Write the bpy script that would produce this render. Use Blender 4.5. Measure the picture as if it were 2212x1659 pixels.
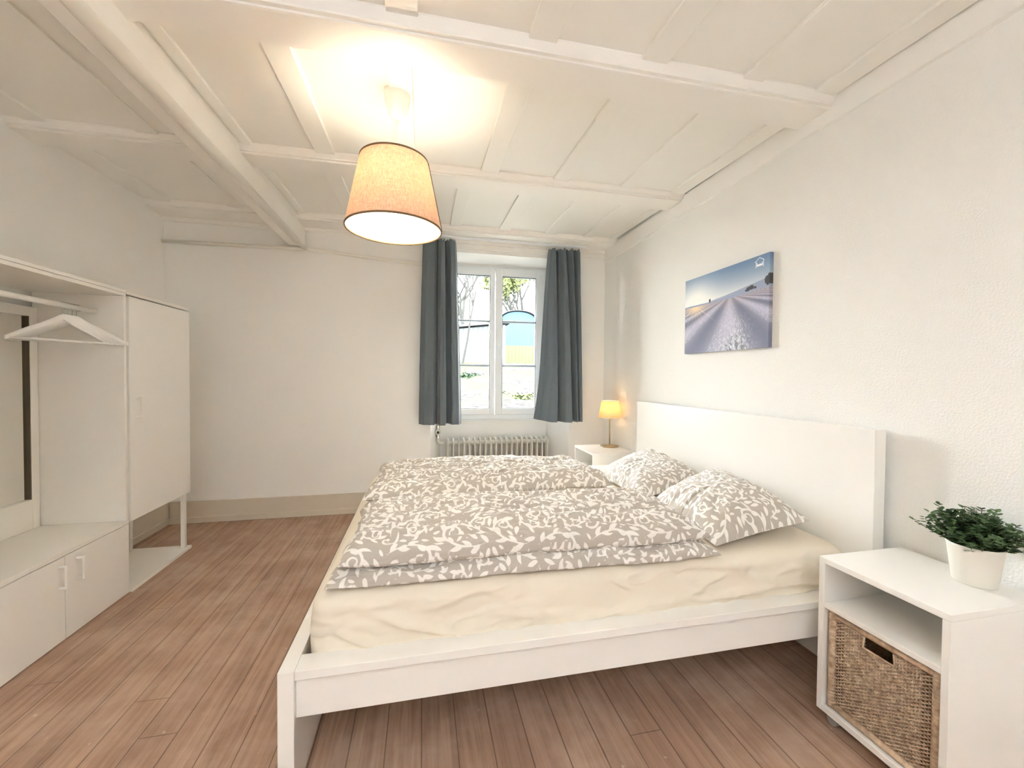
import bpy, bmesh, math, random
import numpy as np
from mathutils import Vector, Matrix, noise
for o in list(bpy.data.objects): bpy.data.objects.remove(o)
S = bpy.context.scene
C = S.collection
PI = math.pi

# ------------------------------------------------------------------ camera
YAW, PITCH, ROLL, FPX, CAMH = math.radians(12.285), math.radians(1.162), math.radians(0.436), 884.8, 1.193
fw = Vector((math.sin(YAW)*math.cos(PITCH), math.cos(YAW)*math.cos(PITCH), -math.sin(PITCH)))
rt = Vector((math.cos(YAW), -math.sin(YAW), 0)); up = rt.cross(fw)
rt2 = rt*math.cos(ROLL)+up*math.sin(ROLL); up2 = -rt*math.sin(ROLL)+up*math.cos(ROLL)
cam = bpy.data.objects.new('camera', bpy.data.cameras.new('camera')); C.objects.link(cam)
M4 = Matrix((rt2, up2, -fw)).transposed().to_4x4(); M4.translation = (0, 0, CAMH)
cam.matrix_world = M4
cam.data.sensor_width = 36; cam.data.lens = FPX*36/2212; cam.data.clip_start = 0.02; cam.data.clip_end = 300
S.camera = cam

# ------------------------------------------------------------------ world, light, exposure
SKY = 10.0
w = bpy.data.worlds.new('world'); S.world = w; w.use_nodes = True
bg = w.node_tree.nodes['Background']; bg.inputs[0].default_value = (0.93, 0.96, 1.0, 1); bg.inputs[1].default_value = SKY
S.view_settings.view_transform = 'Standard'; S.view_settings.look = 'None'
S.view_settings.exposure = 2.66; S.view_settings.gamma = 1.0
PENDANT_E = 38.0
TABLE_E = 6.0
REAR_FILL_E = 330.0
def portal(name, loc, rot, sx, sy):
    l = bpy.data.lights.new(name, 'AREA'); l.shape = 'RECTANGLE'; l.size = sx; l.size_y = sy
    l.cycles.is_portal = True
    o = bpy.data.objects.new(name, l); C.objects.link(o); o.location = loc; o.rotation_euler = rot
portal('daylight_portal', (0.71, 4.26, 1.52), (-PI/2, 0, 0), 1.06, 1.5)
S.cycles.max_bounces = 10; S.cycles.diffuse_bounces = 8; S.cycles.glossy_bounces = 4; S.cycles.transparent_max_bounces = 12

# ------------------------------------------------------------------ materials
def lin(c):
    return tuple(((x/255)/12.92 if x/255 <= .04045 else ((x/255+.055)/1.055)**2.4) for x in c)
def mat(name, rgb, rough=.5, metal=0, bump=None, spec=.5):
    """rgb in 0-255 sRGB; bump = (scale, strength, distance)"""
    m = bpy.data.materials.new(name); m.use_nodes = True
    nt = m.node_tree; b = nt.nodes['Principled BSDF']
    b.inputs['Base Color'].default_value = (*lin(rgb), 1)
    b.inputs['Roughness'].default_value = rough; b.inputs['Metallic'].default_value = metal
    b.inputs['Specular IOR Level'].default_value = spec
    tc = nt.nodes.new('ShaderNodeTexCoord')
    n = nt.nodes.new('ShaderNodeTexNoise'); n.inputs['Scale'].default_value = bump[0] if bump else 40
    n.inputs['Detail'].default_value = 4
    nt.links.new(tc.outputs['Object'], n.inputs['Vector'])
    if bump:
        bp = nt.nodes.new('ShaderNodeBump'); bp.inputs['Strength'].default_value = bump[1]; bp.inputs['Distance'].default_value = bump[2]
        nt.links.new(n.outputs['Fac'], bp.inputs['Height']); nt.links.new(bp.outputs['Normal'], b.inputs['Normal'])
    else:
        mr = nt.nodes.new('ShaderNodeMapRange'); mr.inputs['To Min'].default_value = max(0, rough-.012); mr.inputs['To Max'].default_value = min(1, rough+.012)
        nt.links.new(n.outputs['Fac'], mr.inputs['Value']); nt.links.new(mr.outputs[0], b.inputs['Roughness'])
    return m
M = {}
M['wall'] = mat('plaster', (243, 242, 238), .9, bump=(150, .5, .004), spec=.2)
M['wall_smooth'] = mat('smooth_plaster', (244, 242, 237), .85, bump=(110, .25, .0025), spec=.2)
M['ceil'] = mat('painted_boards', (242, 240, 233), .5, bump=(22, .25, .0015), spec=.4)
M['beam'] = mat('painted_beam', (243, 240, 233), .5, bump=(14, .3, .002), spec=.4)
M['void'] = mat('dark_gap', (30, 27, 26), .95)
M['lacquer'] = mat('white_lacquer', (243, 241, 236), .28, spec=.5)
M['cab'] = mat('white_cabinet', (242, 239, 232), .4)
M['pipe'] = mat('pipe_paint', (240, 236, 226), .35)
M['base'] = mat('baseboard_paint', (214, 203, 186), .5)
M['frame'] = mat('window_paint', (236, 238, 238), .3)
M['bar'] = mat('glazing_bar', (176, 186, 194), .3)
M['metal'] = mat('brushed_nickel', (190, 172, 140), .3, 1)
M['chrome'] = mat('chrome', (200, 198, 192), .2, 1)
M['rad'] = mat('radiator_enamel', (214, 209, 197), .35)
M['sheet'] = mat('jersey_sheet', (232, 222, 205), .9, bump=(25, .15, .004), spec=.1)
M['pot'] = mat('matt_white_pot', (240, 236, 226), .55)
M['soil'] = mat('dark_soil', (44, 36, 28), .95, bump=(80, .8, .01))
M['rubber'] = mat('black_rubber', (30, 30, 30), .6)
M['canopy'] = mat('white_plastic', (240, 236, 226), .4)
M['caster'] = mat('grey_caster', (170, 168, 162), .4)
M['gasket'] = mat('grey_gasket', (120, 125, 130), .6)
M['rim'] = mat('brown_binding', (120, 92, 62), .8)
M['wire'] = mat('steel_wire', (150, 120, 80), .4, .6)

def nt_new(name):
    m = bpy.data.materials.new(name); m.use_nodes = True
    return m, m.node_tree, m.node_tree.nodes['Principled BSDF']
class NB:
    def __init__(s, nt): s.nt = nt
    def val(s, x):
        n = s.nt.nodes.new('ShaderNodeValue'); n.outputs[0].default_value = x; return n.outputs[0]
    def math(s, op, a, b=None, c=None):
        n = s.nt.nodes.new('ShaderNodeMath'); n.operation = op
        for i, x in enumerate((a, b, c)):
            if x is None: continue
            if isinstance(x, (int, float)): n.inputs[i].default_value = x
            else: s.nt.links.new(x, n.inputs[i])
        return n.outputs[0]
    def mix(s, f, a, b, blend='MIX'):
        n = s.nt.nodes.new('ShaderNodeMix'); n.data_type = 'RGBA'; n.blend_type = blend
        for i, x in ((0, f), (6, a), (7, b)):
            if isinstance(x, (int, float)): n.inputs[i].default_value = x
            elif isinstance(x, tuple): n.inputs[i].default_value = (*lin(x), 1)
            else: s.nt.links.new(x, n.inputs[i])
        return n.outputs[2]
    def noise(s, vec, scale, detail=3, rough=.5, dist=0):
        n = s.nt.nodes.new('ShaderNodeTexNoise'); n.inputs['Scale'].default_value = scale; n.inputs['Detail'].default_value = detail
        n.inputs['Roughness'].default_value = rough; n.inputs['Distortion'].default_value = dist
        s.nt.links.new(vec, n.inputs['Vector']); return n.outputs['Fac']
    def mapping(s, vec, scale):
        n = s.nt.nodes.new('ShaderNodeMapping'); n.inputs['Scale'].default_value = scale; s.nt.links.new(vec, n.inputs['Vector']); return n.outputs[0]
    def coord(s, k='Object'):
        n = s.nt.nodes.new('ShaderNodeTexCoord'); return n.outputs[k]
    def ramp(s, f, lo, hi):
        n = s.nt.nodes.new('ShaderNodeMapRange'); n.inputs['From Min'].default_value = lo; n.inputs['From Max'].default_value = hi
        s.nt.links.new(f, n.inputs['Value']); return n.outputs[0]

# floor boards
m, nt, b = nt_new('floor_boards'); q = NB(nt); M['floor'] = m
co = q.coord(); sep = nt.nodes.new('ShaderNodeSeparateXYZ'); nt.links.new(co, sep.inputs[0])
px = q.math('DIVIDE', sep.outputs['X'], .113); idx = q.math('FLOOR', px); fr = q.math('FRACT', px)
wn = nt.nodes.new('ShaderNodeTexWhiteNoise'); wn.noise_dimensions = '1D'; nt.links.new(idx, wn.inputs['W'])
edge = q.math('MINIMUM', fr, q.math('SUBTRACT', 1.0, fr))
seam = q.ramp(edge, .024, .008)
# board ends
py = q.math('ADD', q.math('DIVIDE', sep.outputs['Y'], 2.3), q.math('MULTIPLY', wn.outputs['Value'], 7.0))
fy = q.math('FRACT', py); ey = q.math('MINIMUM', fy, q.math('SUBTRACT', 1.0, fy)); seam2 = q.ramp(ey, .0009, .0003)
cmb = nt.nodes.new('ShaderNodeCombineXYZ'); nt.links.new(q.math('ADD', sep.outputs['X'], q.math('MULTIPLY', idx, 3.7)), cmb.inputs[0]); nt.links.new(sep.outputs['Y'], cmb.inputs[1])
g1 = q.noise(q.mapping(cmb.outputs[0], (26, 1.1, 1)), 1.6, 6, .62, .6)
g2 = q.noise(q.mapping(cmb.outputs[0], (120, 3, 1)), 1.0, 3, .6)
wear = q.noise(co, 3.0, 5, .65)
col = q.mix(q.ramp(g1, .3, .7), (146, 114, 92), (197, 164, 138))
col = q.mix(q.math('MULTIPLY', q.ramp(g2, .45, .75), .35), col, (128, 98, 84))
col = q.mix(q.math('MULTIPLY', wn.outputs['Value'], .38), col, (150, 118, 102))
col = q.mix(q.math('MULTIPLY', q.ramp(wear, .42, .72), .55), col, (208, 184, 164))
spots = q.noise(co, 34.0, 2, .5); col = q.mix(q.math('MULTIPLY', q.ramp(spots, .72, .78), .5), col, (222, 200, 180))
col = q.mix(q.math('MULTIPLY', q.math('MAXIMUM', seam, seam2), .62), col, (84, 56, 46))
nt.links.new(col, b.inputs['Base Color']); b.inputs['Roughness'].default_value = .55; b.inputs['Specular IOR Level'].default_value = .35
bp = nt.nodes.new('ShaderNodeBump'); bp.inputs['Strength'].default_value = .5; bp.inputs['Distance'].default_value = .003
nt.links.new(q.math('SUBTRACT', q.math('MULTIPLY', g1, .4), q.math('MAXIMUM', seam, seam2)), bp.inputs['Height']); nt.links.new(bp.outputs[0], b.inputs['Normal'])

# patterned cotton: the scroll print is stored as a distance field on the mesh, thresholded here
m, nt, b = nt_new('scroll_print_cotton'); q = NB(nt); M['print'] = m
at = nt.nodes.new('ShaderNodeAttribute'); at.attribute_name = 'print'
co = q.coord(); weave = q.noise(q.mapping(co, (400, 400, 400)), 1.0, 2)
base = q.mix(weave, (178, 169, 158), (196, 188, 178))
col = q.mix(q.ramp(at.outputs['Fac'], .0007, -.0007), base, (240, 236, 230))
nt.links.new(col, b.inputs['Base Color']); b.inputs['Roughness'].default_value = .9; b.inputs['Specular IOR Level'].default_value = .15
b.inputs['Sheen Weight'].default_value = .15
wr = q.noise(q.mapping(co, (9, 26, 20)), 1.0, 5, .6, 1.2)
bp = nt.nodes.new('ShaderNodeBump'); bp.inputs['Strength'].default_value = .55; bp.inputs['Distance'].default_value = .008
nt.links.new(wr, bp.inputs['Height']); nt.links.new(bp.outputs[0], b.inputs['Normal'])

# curtain cloth
m, nt, b = nt_new('slate_curtain_cloth'); q = NB(nt); M['curtain'] = m
co = q.coord(); f = q.noise(q.mapping(co, (700, 700, 60)), 1.0, 2); f2 = q.noise(q.mapping(co, (60, 60, 900)), 1.0, 2)
col = q.mix(q.math('MULTIPLY', q.math('ADD', f, f2), .5), (88, 98, 105), (124, 134, 140))
nt.links.new(col, b.inputs['Base Color']); b.inputs['Roughness'].default_value = .85; b.inputs['Sheen Weight'].default_value = .3
tr = nt.nodes.new('ShaderNodeBsdfTranslucent'); tr.inputs[0].default_value = (*lin((120, 134, 150)), 1)
mx = nt.nodes.new('ShaderNodeMixShader'); mx.inputs[0].default_value = .12
out = nt.nodes['Material Output']; nt.links.new(b.outputs[0], mx.inputs[1]); nt.links.new(tr.outputs[0], mx.inputs[2]); nt.links.new(mx.outputs[0], out.inputs[0])

# lamp shade linen: diffuse plus translucent
def shade_mat(name, c1, c2, ct, fac):
    m, nt, b = nt_new(name); q = NB(nt); co = q.coord()
    f = q.noise(q.mapping(co, (30, 30, 900)), 1.0, 3); f2 = q.noise(q.mapping(co, (260, 260, 20)), 1.0, 3)
    k = q.math('MULTIPLY', q.math('ADD', f, f2), .5)
    col = q.mix(q.ramp(k, .38, .62), c1, c2)
    nt.links.new(col, b.inputs['Base Color']); b.inputs['Roughness'].default_value = .9; b.inputs['Specular IOR Level'].default_value = .1
    tr = nt.nodes.new('ShaderNodeBsdfTranslucent')
    tc = q.mix(1.0, col, ct, 'MULTIPLY'); nt.links.new(tc, tr.inputs[0])
    mx = nt.nodes.new('ShaderNodeMixShader'); mx.inputs[0].default_value = fac
    nt.links.new(b.outputs[0], mx.inputs[1]); nt.links.new(tr.outputs[0], mx.inputs[2]); nt.links.new(mx.outputs[0], nt.nodes['Material Output'].inputs[0])
    return m
M['linen'] = shade_mat('linen_shade', (200, 176, 156), (236, 220, 202), (255, 222, 206), .30)
M['linen_in'] = shade_mat('shade_lining', (250, 244, 226), (253, 248, 234), (255, 238, 222), .25)
M['cream_shade'] = shade_mat('cream_shade', (226, 206, 170), (246, 230, 200), (255, 236, 196), .55)
def emis(name, rgb, s):
    m, nt, b = nt_new(name); b.inputs['Emission Color'].default_value = (*lin(rgb), 1); b.inputs['Emission Strength'].default_value = s
    b.inputs['Base Color'].default_value = (.9, .9, .9, 1); return m
M['bulb'] = emis('lit_bulb', (255, 248, 230), PENDANT_E)
M['bulb_fill'] = emis('lit_fill_bulb', (228, 238, 255), REAR_FILL_E)
M['bulb2'] = emis('lit_small_bulb', (255, 214, 160), TABLE_E)
# glass: thin clear pane
m, nt, b = nt_new('window_glass'); M['glass'] = m
tr = nt.nodes.new('ShaderNodeBsdfTransparent'); gl = nt.nodes.new('ShaderNodeBsdfGlossy'); gl.inputs['Roughness'].default_value = .0
tr.inputs[0].default_value = (.97, .985, .98, 1)
fz = nt.nodes.new('ShaderNodeFresnel'); fz.inputs[0].default_value = 1.3
mx = nt.nodes.new('ShaderNodeMixShader'); nt.links.new(fz.outputs[0], mx.inputs[0]); nt.links.new(tr.outputs[0], mx.inputs[1]); nt.links.new(gl.outputs[0], mx.inputs[2])
nt.links.new(mx.outputs[0], nt.nodes['Material Output'].inputs[0])
M['mirror'] = mat('mirror_glass', (236, 234, 228), .02, 1)
# wicker
m, nt, b = nt_new('wicker'); q = NB(nt); M['wicker'] = m; co = q.coord()
f = q.noise(q.mapping(co, (60, 60, 60)), 1.0, 4); f2 = q.noise(co, 9.0, 2)
col = q.mix(q.ramp(f, .3, .7), (172, 142, 114), (226, 204, 176)); col = q.mix(q.math('MULTIPLY', f2, .4), col, (150, 120, 94))
nt.links.new(col, b.inputs['Base Color']); b.inputs['Roughness'].default_value = .6
# leaves
m, nt, b = nt_new('boxwood_leaf'); q = NB(nt); M['leaf'] = m; co = q.coord()
f = q.noise(co, 45.0, 2); col = q.mix(q.ramp(f, .35, .65), (38, 62, 32), (104, 134, 84))
nt.links.new(col, b.inputs['Base Color']); b.inputs['Roughness'].default_value = .55
M['stem'] = mat('plant_stem', (78, 84, 48), .7)
# outdoors
def striped(name, a, c, axis, scale):
    m, nt, b = nt_new(name); q = NB(nt); co = q.coord(); sep = nt.nodes.new('ShaderNodeSeparateXYZ'); nt.links.new(co, sep.inputs[0])
    f = q.math('FRACT', q.math('MULTIPLY', sep.outputs[axis], scale)); k = q.ramp(f, .0, .25)
    col = q.mix(k, a, c); nt.links.new(col, b.inputs['Base Color']); b.inputs['Roughness'].default_value = .8; b.inputs['Specular IOR Level'].default_value = 0
    return m
M['blue'] = striped('blue_boards', (37, 49, 58), (43, 55, 64), 'X', 5)
M['yellow'] = striped('pale_fence_boards', (46, 50, 34), (56, 58, 43), 'X', 4)
M['teal'] = striped('grey_green_boards', (42, 54, 54), (66, 68, 68), 'X', 4)
M['roofing'] = mat('pale_roofing', (50, 51, 52), .8, spec=0)
m, nt, b = nt_new('hillside'); q = NB(nt); M['ground'] = m; co = q.coord()
f = q.noise(q.mapping(co, (2, 7, 1)), 2.6, 6, .8); f2 = q.noise(co, .8, 3); f3 = q.noise(co, 7, 3, .7)
col = q.mix(q.ramp(f, .42, .58), (26, 23, 22), (50, 49, 48)); col = q.mix(q.ramp(f2, .45, .6), col, (44, 49, 34))
col = q.mix(q.math('MULTIPLY', q.ramp(f3, .55, .7), .6), col, (25, 34, 25))
nt.links.new(col, b.inputs['Base Color']); b.inputs['Roughness'].default_value = .95; b.inputs['Specular IOR Level'].default_value = 0
M['bark'] = mat('bare_bark', (38, 38, 36), .9, spec=0)
M['bud'] = mat('spring_leaf', (60, 64, 40), .8, spec=0)
M['ivy'] = mat('ivy_leaf', (26, 35, 27), .8, spec=0)

# ------------------------------------------------------------------ geometry helpers
class MB:
    def __init__(s): s.v = []; s.f = []; s.mi = []
    def add(s, vs, fs, mi=0):
        k = len(s.v); s.v += [tuple(x) for x in vs]; s.f += [tuple(i+k for i in f) for f in fs]; s.mi += [mi]*len(fs); return s
    def box(s, x0, x1, y0, y1, z0, z1, mi=0):
        vs = [(x, y, z) for x in (x0, x1) for y in (y0, y1) for z in (z0, z1)]
        return s.add(vs, [(0, 1, 3, 2), (4, 6, 7, 5), (0, 4, 5, 1), (2, 3, 7, 6), (0, 2, 6, 4), (1, 5, 7, 3)], mi)
    def tube(s, pts, r, n=10, cap=True, mi=0):
        pts = [Vector(p) for p in pts]; k0 = len(s.v); prev = None
        rs = r if isinstance(r, (list, tuple)) else [r]*len(pts)
        ref = None
        for i, p in enumerate(pts):
            t = (pts[min(i+1, len(pts)-1)]-pts[max(i-1, 0)]).normalized()
            if ref is None:
                ref = Vector((0, 0, 1)) if abs(t.z) < .9 else Vector((1, 0, 0))
            a = (ref - t*ref.dot(t)).normalized(); ref = a; bb = t.cross(a)
            for j in range(n):
                th = 2*PI*j/n; s.v.append(tuple(p+(a*math.cos(th)+bb*math.sin(th))*rs[i]))
        for i in range(len(pts)-1):
            for j in range(n):
                a0 = k0+i*n+j; a1 = k0+i*n+(j+1) % n
                s.f.append((a0, a1, a1+n, a0+n)); s.mi.append(mi)
        if cap:
            s.f.append(tuple(k0+j for j in reversed(range(n)))); s.mi.append(mi)
            k1 = k0+(len(pts)-1)*n; s.f.append(tuple(k1+j for j in range(n))); s.mi.append(mi)
        return s
    def lathe(s, prof, cx=0, cy=0, n=40, mi=0, closed=False):
        k0 = len(s.v)
        for (r, z) in prof:
            for j in range(n):
                th = 2*PI*j/n; s.v.append((cx+r*math.cos(th), cy+r*math.sin(th), z))
        rng = len(prof) if closed else len(prof)-1
        for i in range(rng):
            i2 = (i+1) % len(prof)
            for j in range(n):
                s.f.append((k0+i*n+j, k0+i*n+(j+1) % n, k0+i2*n+(j+1) % n, k0+i2*n+j)); s.mi.append(mi)
        return s
    def build(s, name, m, parent=None, smooth=False, bevel=0, seg=2):
        me = bpy.data.meshes.new(name); me.from_pydata(s.v, [], s.f); 
        ms = m if isinstance(m, (list, tuple)) else [m]
        for x in ms: me.materials.append(M[x] if isinstance(x, str) else x)
        if len(ms) > 1: me.polygons.foreach_set('material_index', s.mi)
        me.update()
        bm = bmesh.new(); bm.from_mesh(me); bmesh.ops.recalc_face_normals(bm, faces=bm.faces)
        if bevel: bmesh.ops.bevel(bm, geom=[e for e in bm.edges if len(e.link_faces) == 2 and e.calc_face_angle(0) > .5], offset=bevel, segments=seg, affect='EDGES', profile=.5, clamp_overlap=True)
        bm.to_mesh(me); bm.free()
        if smooth: me.polygons.foreach_set('use_smooth', [True]*len(me.polygons)); me.update()
        o = bpy.data.objects.new(name, me); C.objects.link(o)
        if parent: o.parent = parent; o.matrix_parent_inverse = Matrix()
        return o
def B(*a): return MB().box(*a)
def struct(o): o['kind'] = 'structure'; return o
def tag(o, label, cat, group=None, kind=None):
    o['label'] = label; o['category'] = cat
    if group: o['group'] = group
    if kind: o['kind'] = kind
    return o
def thing(name, loc, label, cat, group=None, rz=0):
    o = bpy.data.objects.new(name, None); C.objects.link(o); o.location = loc; o.rotation_euler = (0, 0, rz); o.empty_display_size = .1
    return tag(o, label, cat, group)
def copy_tree(o, parent=None):
    c = o.copy(); C.objects.link(c)
    if parent: c.parent = parent
    for ch in list(o.children): copy_tree(ch, c)
    return c
def grid_obj(name, P, m, parent=None, closed_u=False, smooth=True, attr=None):
    """P: (nu, nv, 3) array"""
    nu, nv = P.shape[:2]; idx = np.arange(nu*nv).reshape(nu, nv)
    if closed_u: a = idx; bq = np.roll(idx, -1, 0)
    else: a = idx[:-1]; bq = idx[1:]
    F = np.stack([a[:, :-1], bq[:, :-1], bq[:, 1:], a[:, 1:]], -1).reshape(-1, 4)
    me = bpy.data.meshes.new(name); me.vertices.add(nu*nv); me.vertices.foreach_set('co', P.reshape(-1).astype(np.float32))
    me.loops.add(len(F)*4); me.loops.foreach_set('vertex_index', F.reshape(-1).astype(np.int32))
    me.polygons.add(len(F)); me.polygons.foreach_set('loop_start', np.arange(0, len(F)*4, 4, dtype=np.int32)); me.polygons.foreach_set('loop_total', np.full(len(F), 4, dtype=np.int32))
    me.update(calc_edges=True); me.materials.append(M[m])
    if smooth: me.polygons.foreach_set('use_smooth', np.ones(len(F), dtype=bool))
    if attr is not None:
        at = me.attributes.new(attr[0], 'FLOAT', 'POINT'); at.data.foreach_set('value', attr[1].reshape(-1).astype(np.float32))
    o = bpy.data.objects.new(name, me); C.objects.link(o)
    if parent: o.parent = parent
    return o
# cheap smooth value noise for numpy arrays
def vnoise(x, y, seed=0):
    xi = np.floor(x).astype(int); yi = np.floor(y).astype(int); xf = x-xi; yf = y-yi
    def h(a, b_): 
        n = np.sin(a*127.1+b_*311.7+seed*74.7)*43758.5453; return n-np.floor(n)
    u = xf*xf*(3-2*xf); v = yf*yf*(3-2*yf)
    return (h(xi, yi)*(1-u)+h(xi+1, yi)*u)*(1-v)+(h(xi, yi+1)*(1-u)+h(xi+1, yi+1)*u)*v
def fbm(x, y, seed=0, o=4):
    s = 0; a = .5
    for i in range(o): s = s+a*(vnoise(x*2**i, y*2**i, seed+i)-.5); a *= .5
    return s

# ------------------------------------------------------------------ room
XL, XR, YB, YN, YW = -1.978, 1.728, 3.726, -2.0, 4.08
def cz(y): return 2.375+.0225*y
struct(B(XL-.3, XR+.3, YN-.3, YW+.2, -.12, 0).build('floor', 'floor'))
# ceiling boards with a ragged gap along the right wall
cb = MB()
ys = [YN-.2, .95, 1.0, 1.2, 1.43, 1.60, 1.80, 1.9, 2.1, 2.3, 2.47, 2.6, 2.82, 2.95, 3.2, 3.46, 3.6, YB+.02]
gx = [1.73, 1.728, 1.708, 1.710, 1.716, 1.73, 1.73, 1.716, 1.706, 1.704, 1.700, 1.73, 1.73, 1.712, 1.704, 1.700, 1.73, 1.73]
for i in range(len(ys)-1):
    y0, y1, a, c = ys[i], ys[i+1], gx[i], gx[i+1]; za, zb = cz(y0), cz(y1); t = .03
    vs = [(XL-.02, y0, za), (a, y0, za), (c, y1, zb), (XL-.02, y1, zb), (XL-.02, y0, za+t), (a, y0, za+t), (c, y1, zb+t), (XL-.02, y1, zb+t)]
    cb.add(vs, [(3, 2, 1, 0), (4, 5, 6, 7), (0, 1, 5, 4), (1, 2, 6, 5), (2, 3, 7, 6), (3, 0, 4, 7)])
cb.box(XL-.3, XR+.3, YN-.3, YW+.4, 2.56, 2.72, 1)
ceiling = struct(cb.build('ceiling', ['ceil', 'void']))
rng = random.Random(3)
def batten(x0, x1, y0, y1):
    z0, z1 = cz(y0), cz(y1); d = .014; j = rng.uniform(-.003, .003)
    vs = [(x0, y0, z0-d), (x1+j, y0, z0-d), (x1, y1, z1-d), (x0+j, y1, z1-d), (x0, y0, z0+.01), (x1+j, y0, z0+.01), (x1, y1, z1+.01), (x0+j, y1, z1+.01)]
    MB().add(vs, [(3, 2, 1, 0), (4, 5, 6, 7), (0, 1, 5, 4), (1, 2, 6, 5), (2, 3, 7, 6), (3, 0, 4, 7)]).build('batten', 'ceil', ceiling, bevel=.0025, seg=1)
for x0, x1 in ((-1.9, -1.8), (-1.43, -1.33), (-.948, -.895), (-.585, -.483), (-.142, -.046), (.339, .445), (.794, .893), (1.238, 1.334), (1.609, 1.703)): batten(x0, x1, 1.60, 2.49)
for x0, x1 in ((-1.9, -1.8), (-1.43, -1.33), (-.948, -.900), (-.60, -.50), (-.20, -.10), (.216, .313), (.636, .733), (1.045, 1.142), (1.393, 1.485), (1.655, 1.703)): batten(x0, x1, 2.64, 3.49)
for x0, x1 in ((-1.9, -1.8), (-1.43, -1.33), (-.965, -.905), (-.585, -.483), (-.125, -.02), (.365, .47), (.808, .914), (1.25, 1.345), (1.603, 1.703)): batten(x0, x1, -.1, 1.46)
for x0, x1 in ((-.6, -.5), (-.15, -.05), (.36, .46), (.81, .91), (1.25, 1.35), (1.603, 1.703)): batten(x0, x1, -1.9, -.32)
def beam(name, y0, y1, zb, step=True, x0=XL-.02, x1=XR+.0):
    mb = MB()
    # stepped profile: a narrow moulding on the near edge, then the soffit
    zt = cz(y0)+.012
    prof = [(y0-.03, zt), (y0-.03, zt-.02), (y0-.012, zb+.018), (y0-.012, zb+.010), (y0+.004, zb+.010), (y0+.004, zb+.002), (y0+.012, zb), (y1-.012, zb), (y1, zb+.012), (y1, zt+.02)] if step else [(y0, zt), (y0, zb+.004), (y0+.006, zb), (y1, zb), (y1, zt)]
    n = len(prof); vs = [(x0, y, z) for y, z in prof]+[(x1, y, z) for y, z in prof]
    fs = [(i, i+1, i+1+n, i+n) for i in range(n-1)]+[(n-1, 0, n, 2*n-1), tuple(range(n)), tuple(reversed(range(n, 2*n)))]
    return struct(mb.add(vs, fs).build(name, 'beam'))
beam('trim_1', 1.462, 1.628, 2.355)
beam('trim_2', 2.495, 2.672, 2.385)
beam('trim_3', 3.50, YB, 2.405)
beam('trim_4', -.30, -.12, 2.33)
# moulding where the last beam meets the back wall
struct(MB().box(XL, XR, YB-.030, YB, 2.375, 2.41).box(.04, XR-.01, YB-.018, YB, 2.33, 2.376).build('trim_5', 'beam', bevel=.006))
# cross beam
struct(MB().box(-1.078, -.955, YN+.01, 3.70, 2.25, 2.374).box(-1.07, -.963, YN+.01, 3.70, 2.3745, 2.45).build('trim_6', 'beam', bevel=.004))
# plate along the right wall top
pl = MB(); yy = np.linspace(YN, YB-.01, 28); 
for i in range(len(yy)-1):
    def pz(y): return 2.292+.004*math.sin(y*5.1)+.003*math.sin(y*13)
    a, c = yy[i], yy[i+1]; x0 = 1.714
    vs = [(x0, a, 2.415), (x0, a, pz(a)+.004), (XR+.002, a, pz(a)), (XR+.002, a, 2.425), (x0, c, 2.415), (x0, c, pz(c)+.004), (XR+.002, c, pz(c)), (XR+.002, c, 2.425)]
    pl.add(vs, [(0, 1, 5, 4), (1, 2, 6, 5), (3, 0, 4, 7)]+([(0, 3, 2, 1)] if i == 0 else [])+([(4, 5, 6, 7)] if i == len(yy)-2 else []))
struct(pl.build('trim_7', 'wall_smooth'))
# walls
struct(B(XR, XR+.3, YN-.3, YW+.4, -.1, 2.56).build('wall_right', 'wall'))
struct(B(XL-.3, XL, YN-.3, YW+.4, -.1, 2.56).build('wall_left', 'wall_smooth'))
NX0, NX1, BX0, BX1, WZ0, WZ1, SF = .068, 1.372, .165, 1.255, .755, 2.285, 2.30
wb = MB(); Y2 = YB+.62
wb.box(XL, NX0-.0, YB, YW+.4, -.1, 2.56)
wb.box(NX1, XR, YB, YW+.4, -.1, 2.56)
wb.box(NX0, NX1, YB, YW+.4, SF, 2.56)
# splayed reveals
for (a, c, s) in ((NX0, BX0, 1), (NX1, BX1, -1)):
    vs = [(a, YB+.001, -.1), (c, YW, -.1), (c, YW+.4, -.1), (a, YW+.4, -.1)]; vs += [(x, y, SF) for x, y, z in vs]
    wb.add(vs, [(0, 1, 5, 4), (1, 2, 6, 5), (0, 3, 2, 1), (4, 5, 6, 7)])
wb.box(BX0, BX1, YW, YW+.4, -.1, WZ0)
wb.box(BX0, BX1, YW, YW+.4, WZ1, SF)
struct(wb.build('wall_back', 'wall_smooth'))
struct(B(XL, XR, YN-.3, YN, -.1, 2.56).build('wall_near', 'wall_smooth'))
# baseboards: tall board with a plinth
def bb(name, x0, x1, y0, y1, ax, s):
    mb = MB()
    if ax == 'x': mb.box(x0, x1, y0-.018*s, y0, .0, .172).box(x0, x1, y0-.030*s, y0, .0, .048)
    else: mb.box(x0, x0+.018*s, y0, y1, .0, .172).box(x0, x0+.030*s, y0, y1, .0, .048)
    return struct(mb.build(name, 'base', bevel=.003))
bb('baseboard_back', XL+.031, NX0, YB, 0, 'x', 1)
bb('baseboard_back', NX1, XR-.031, YB, 0, 'x', 1)
bb('baseboard_left', XL, 0, YN+.01, YB-.001, 'y', 1)
bb('baseboard_right', XR, 0, YN+.01, YB-.001, 'y', -1)

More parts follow.
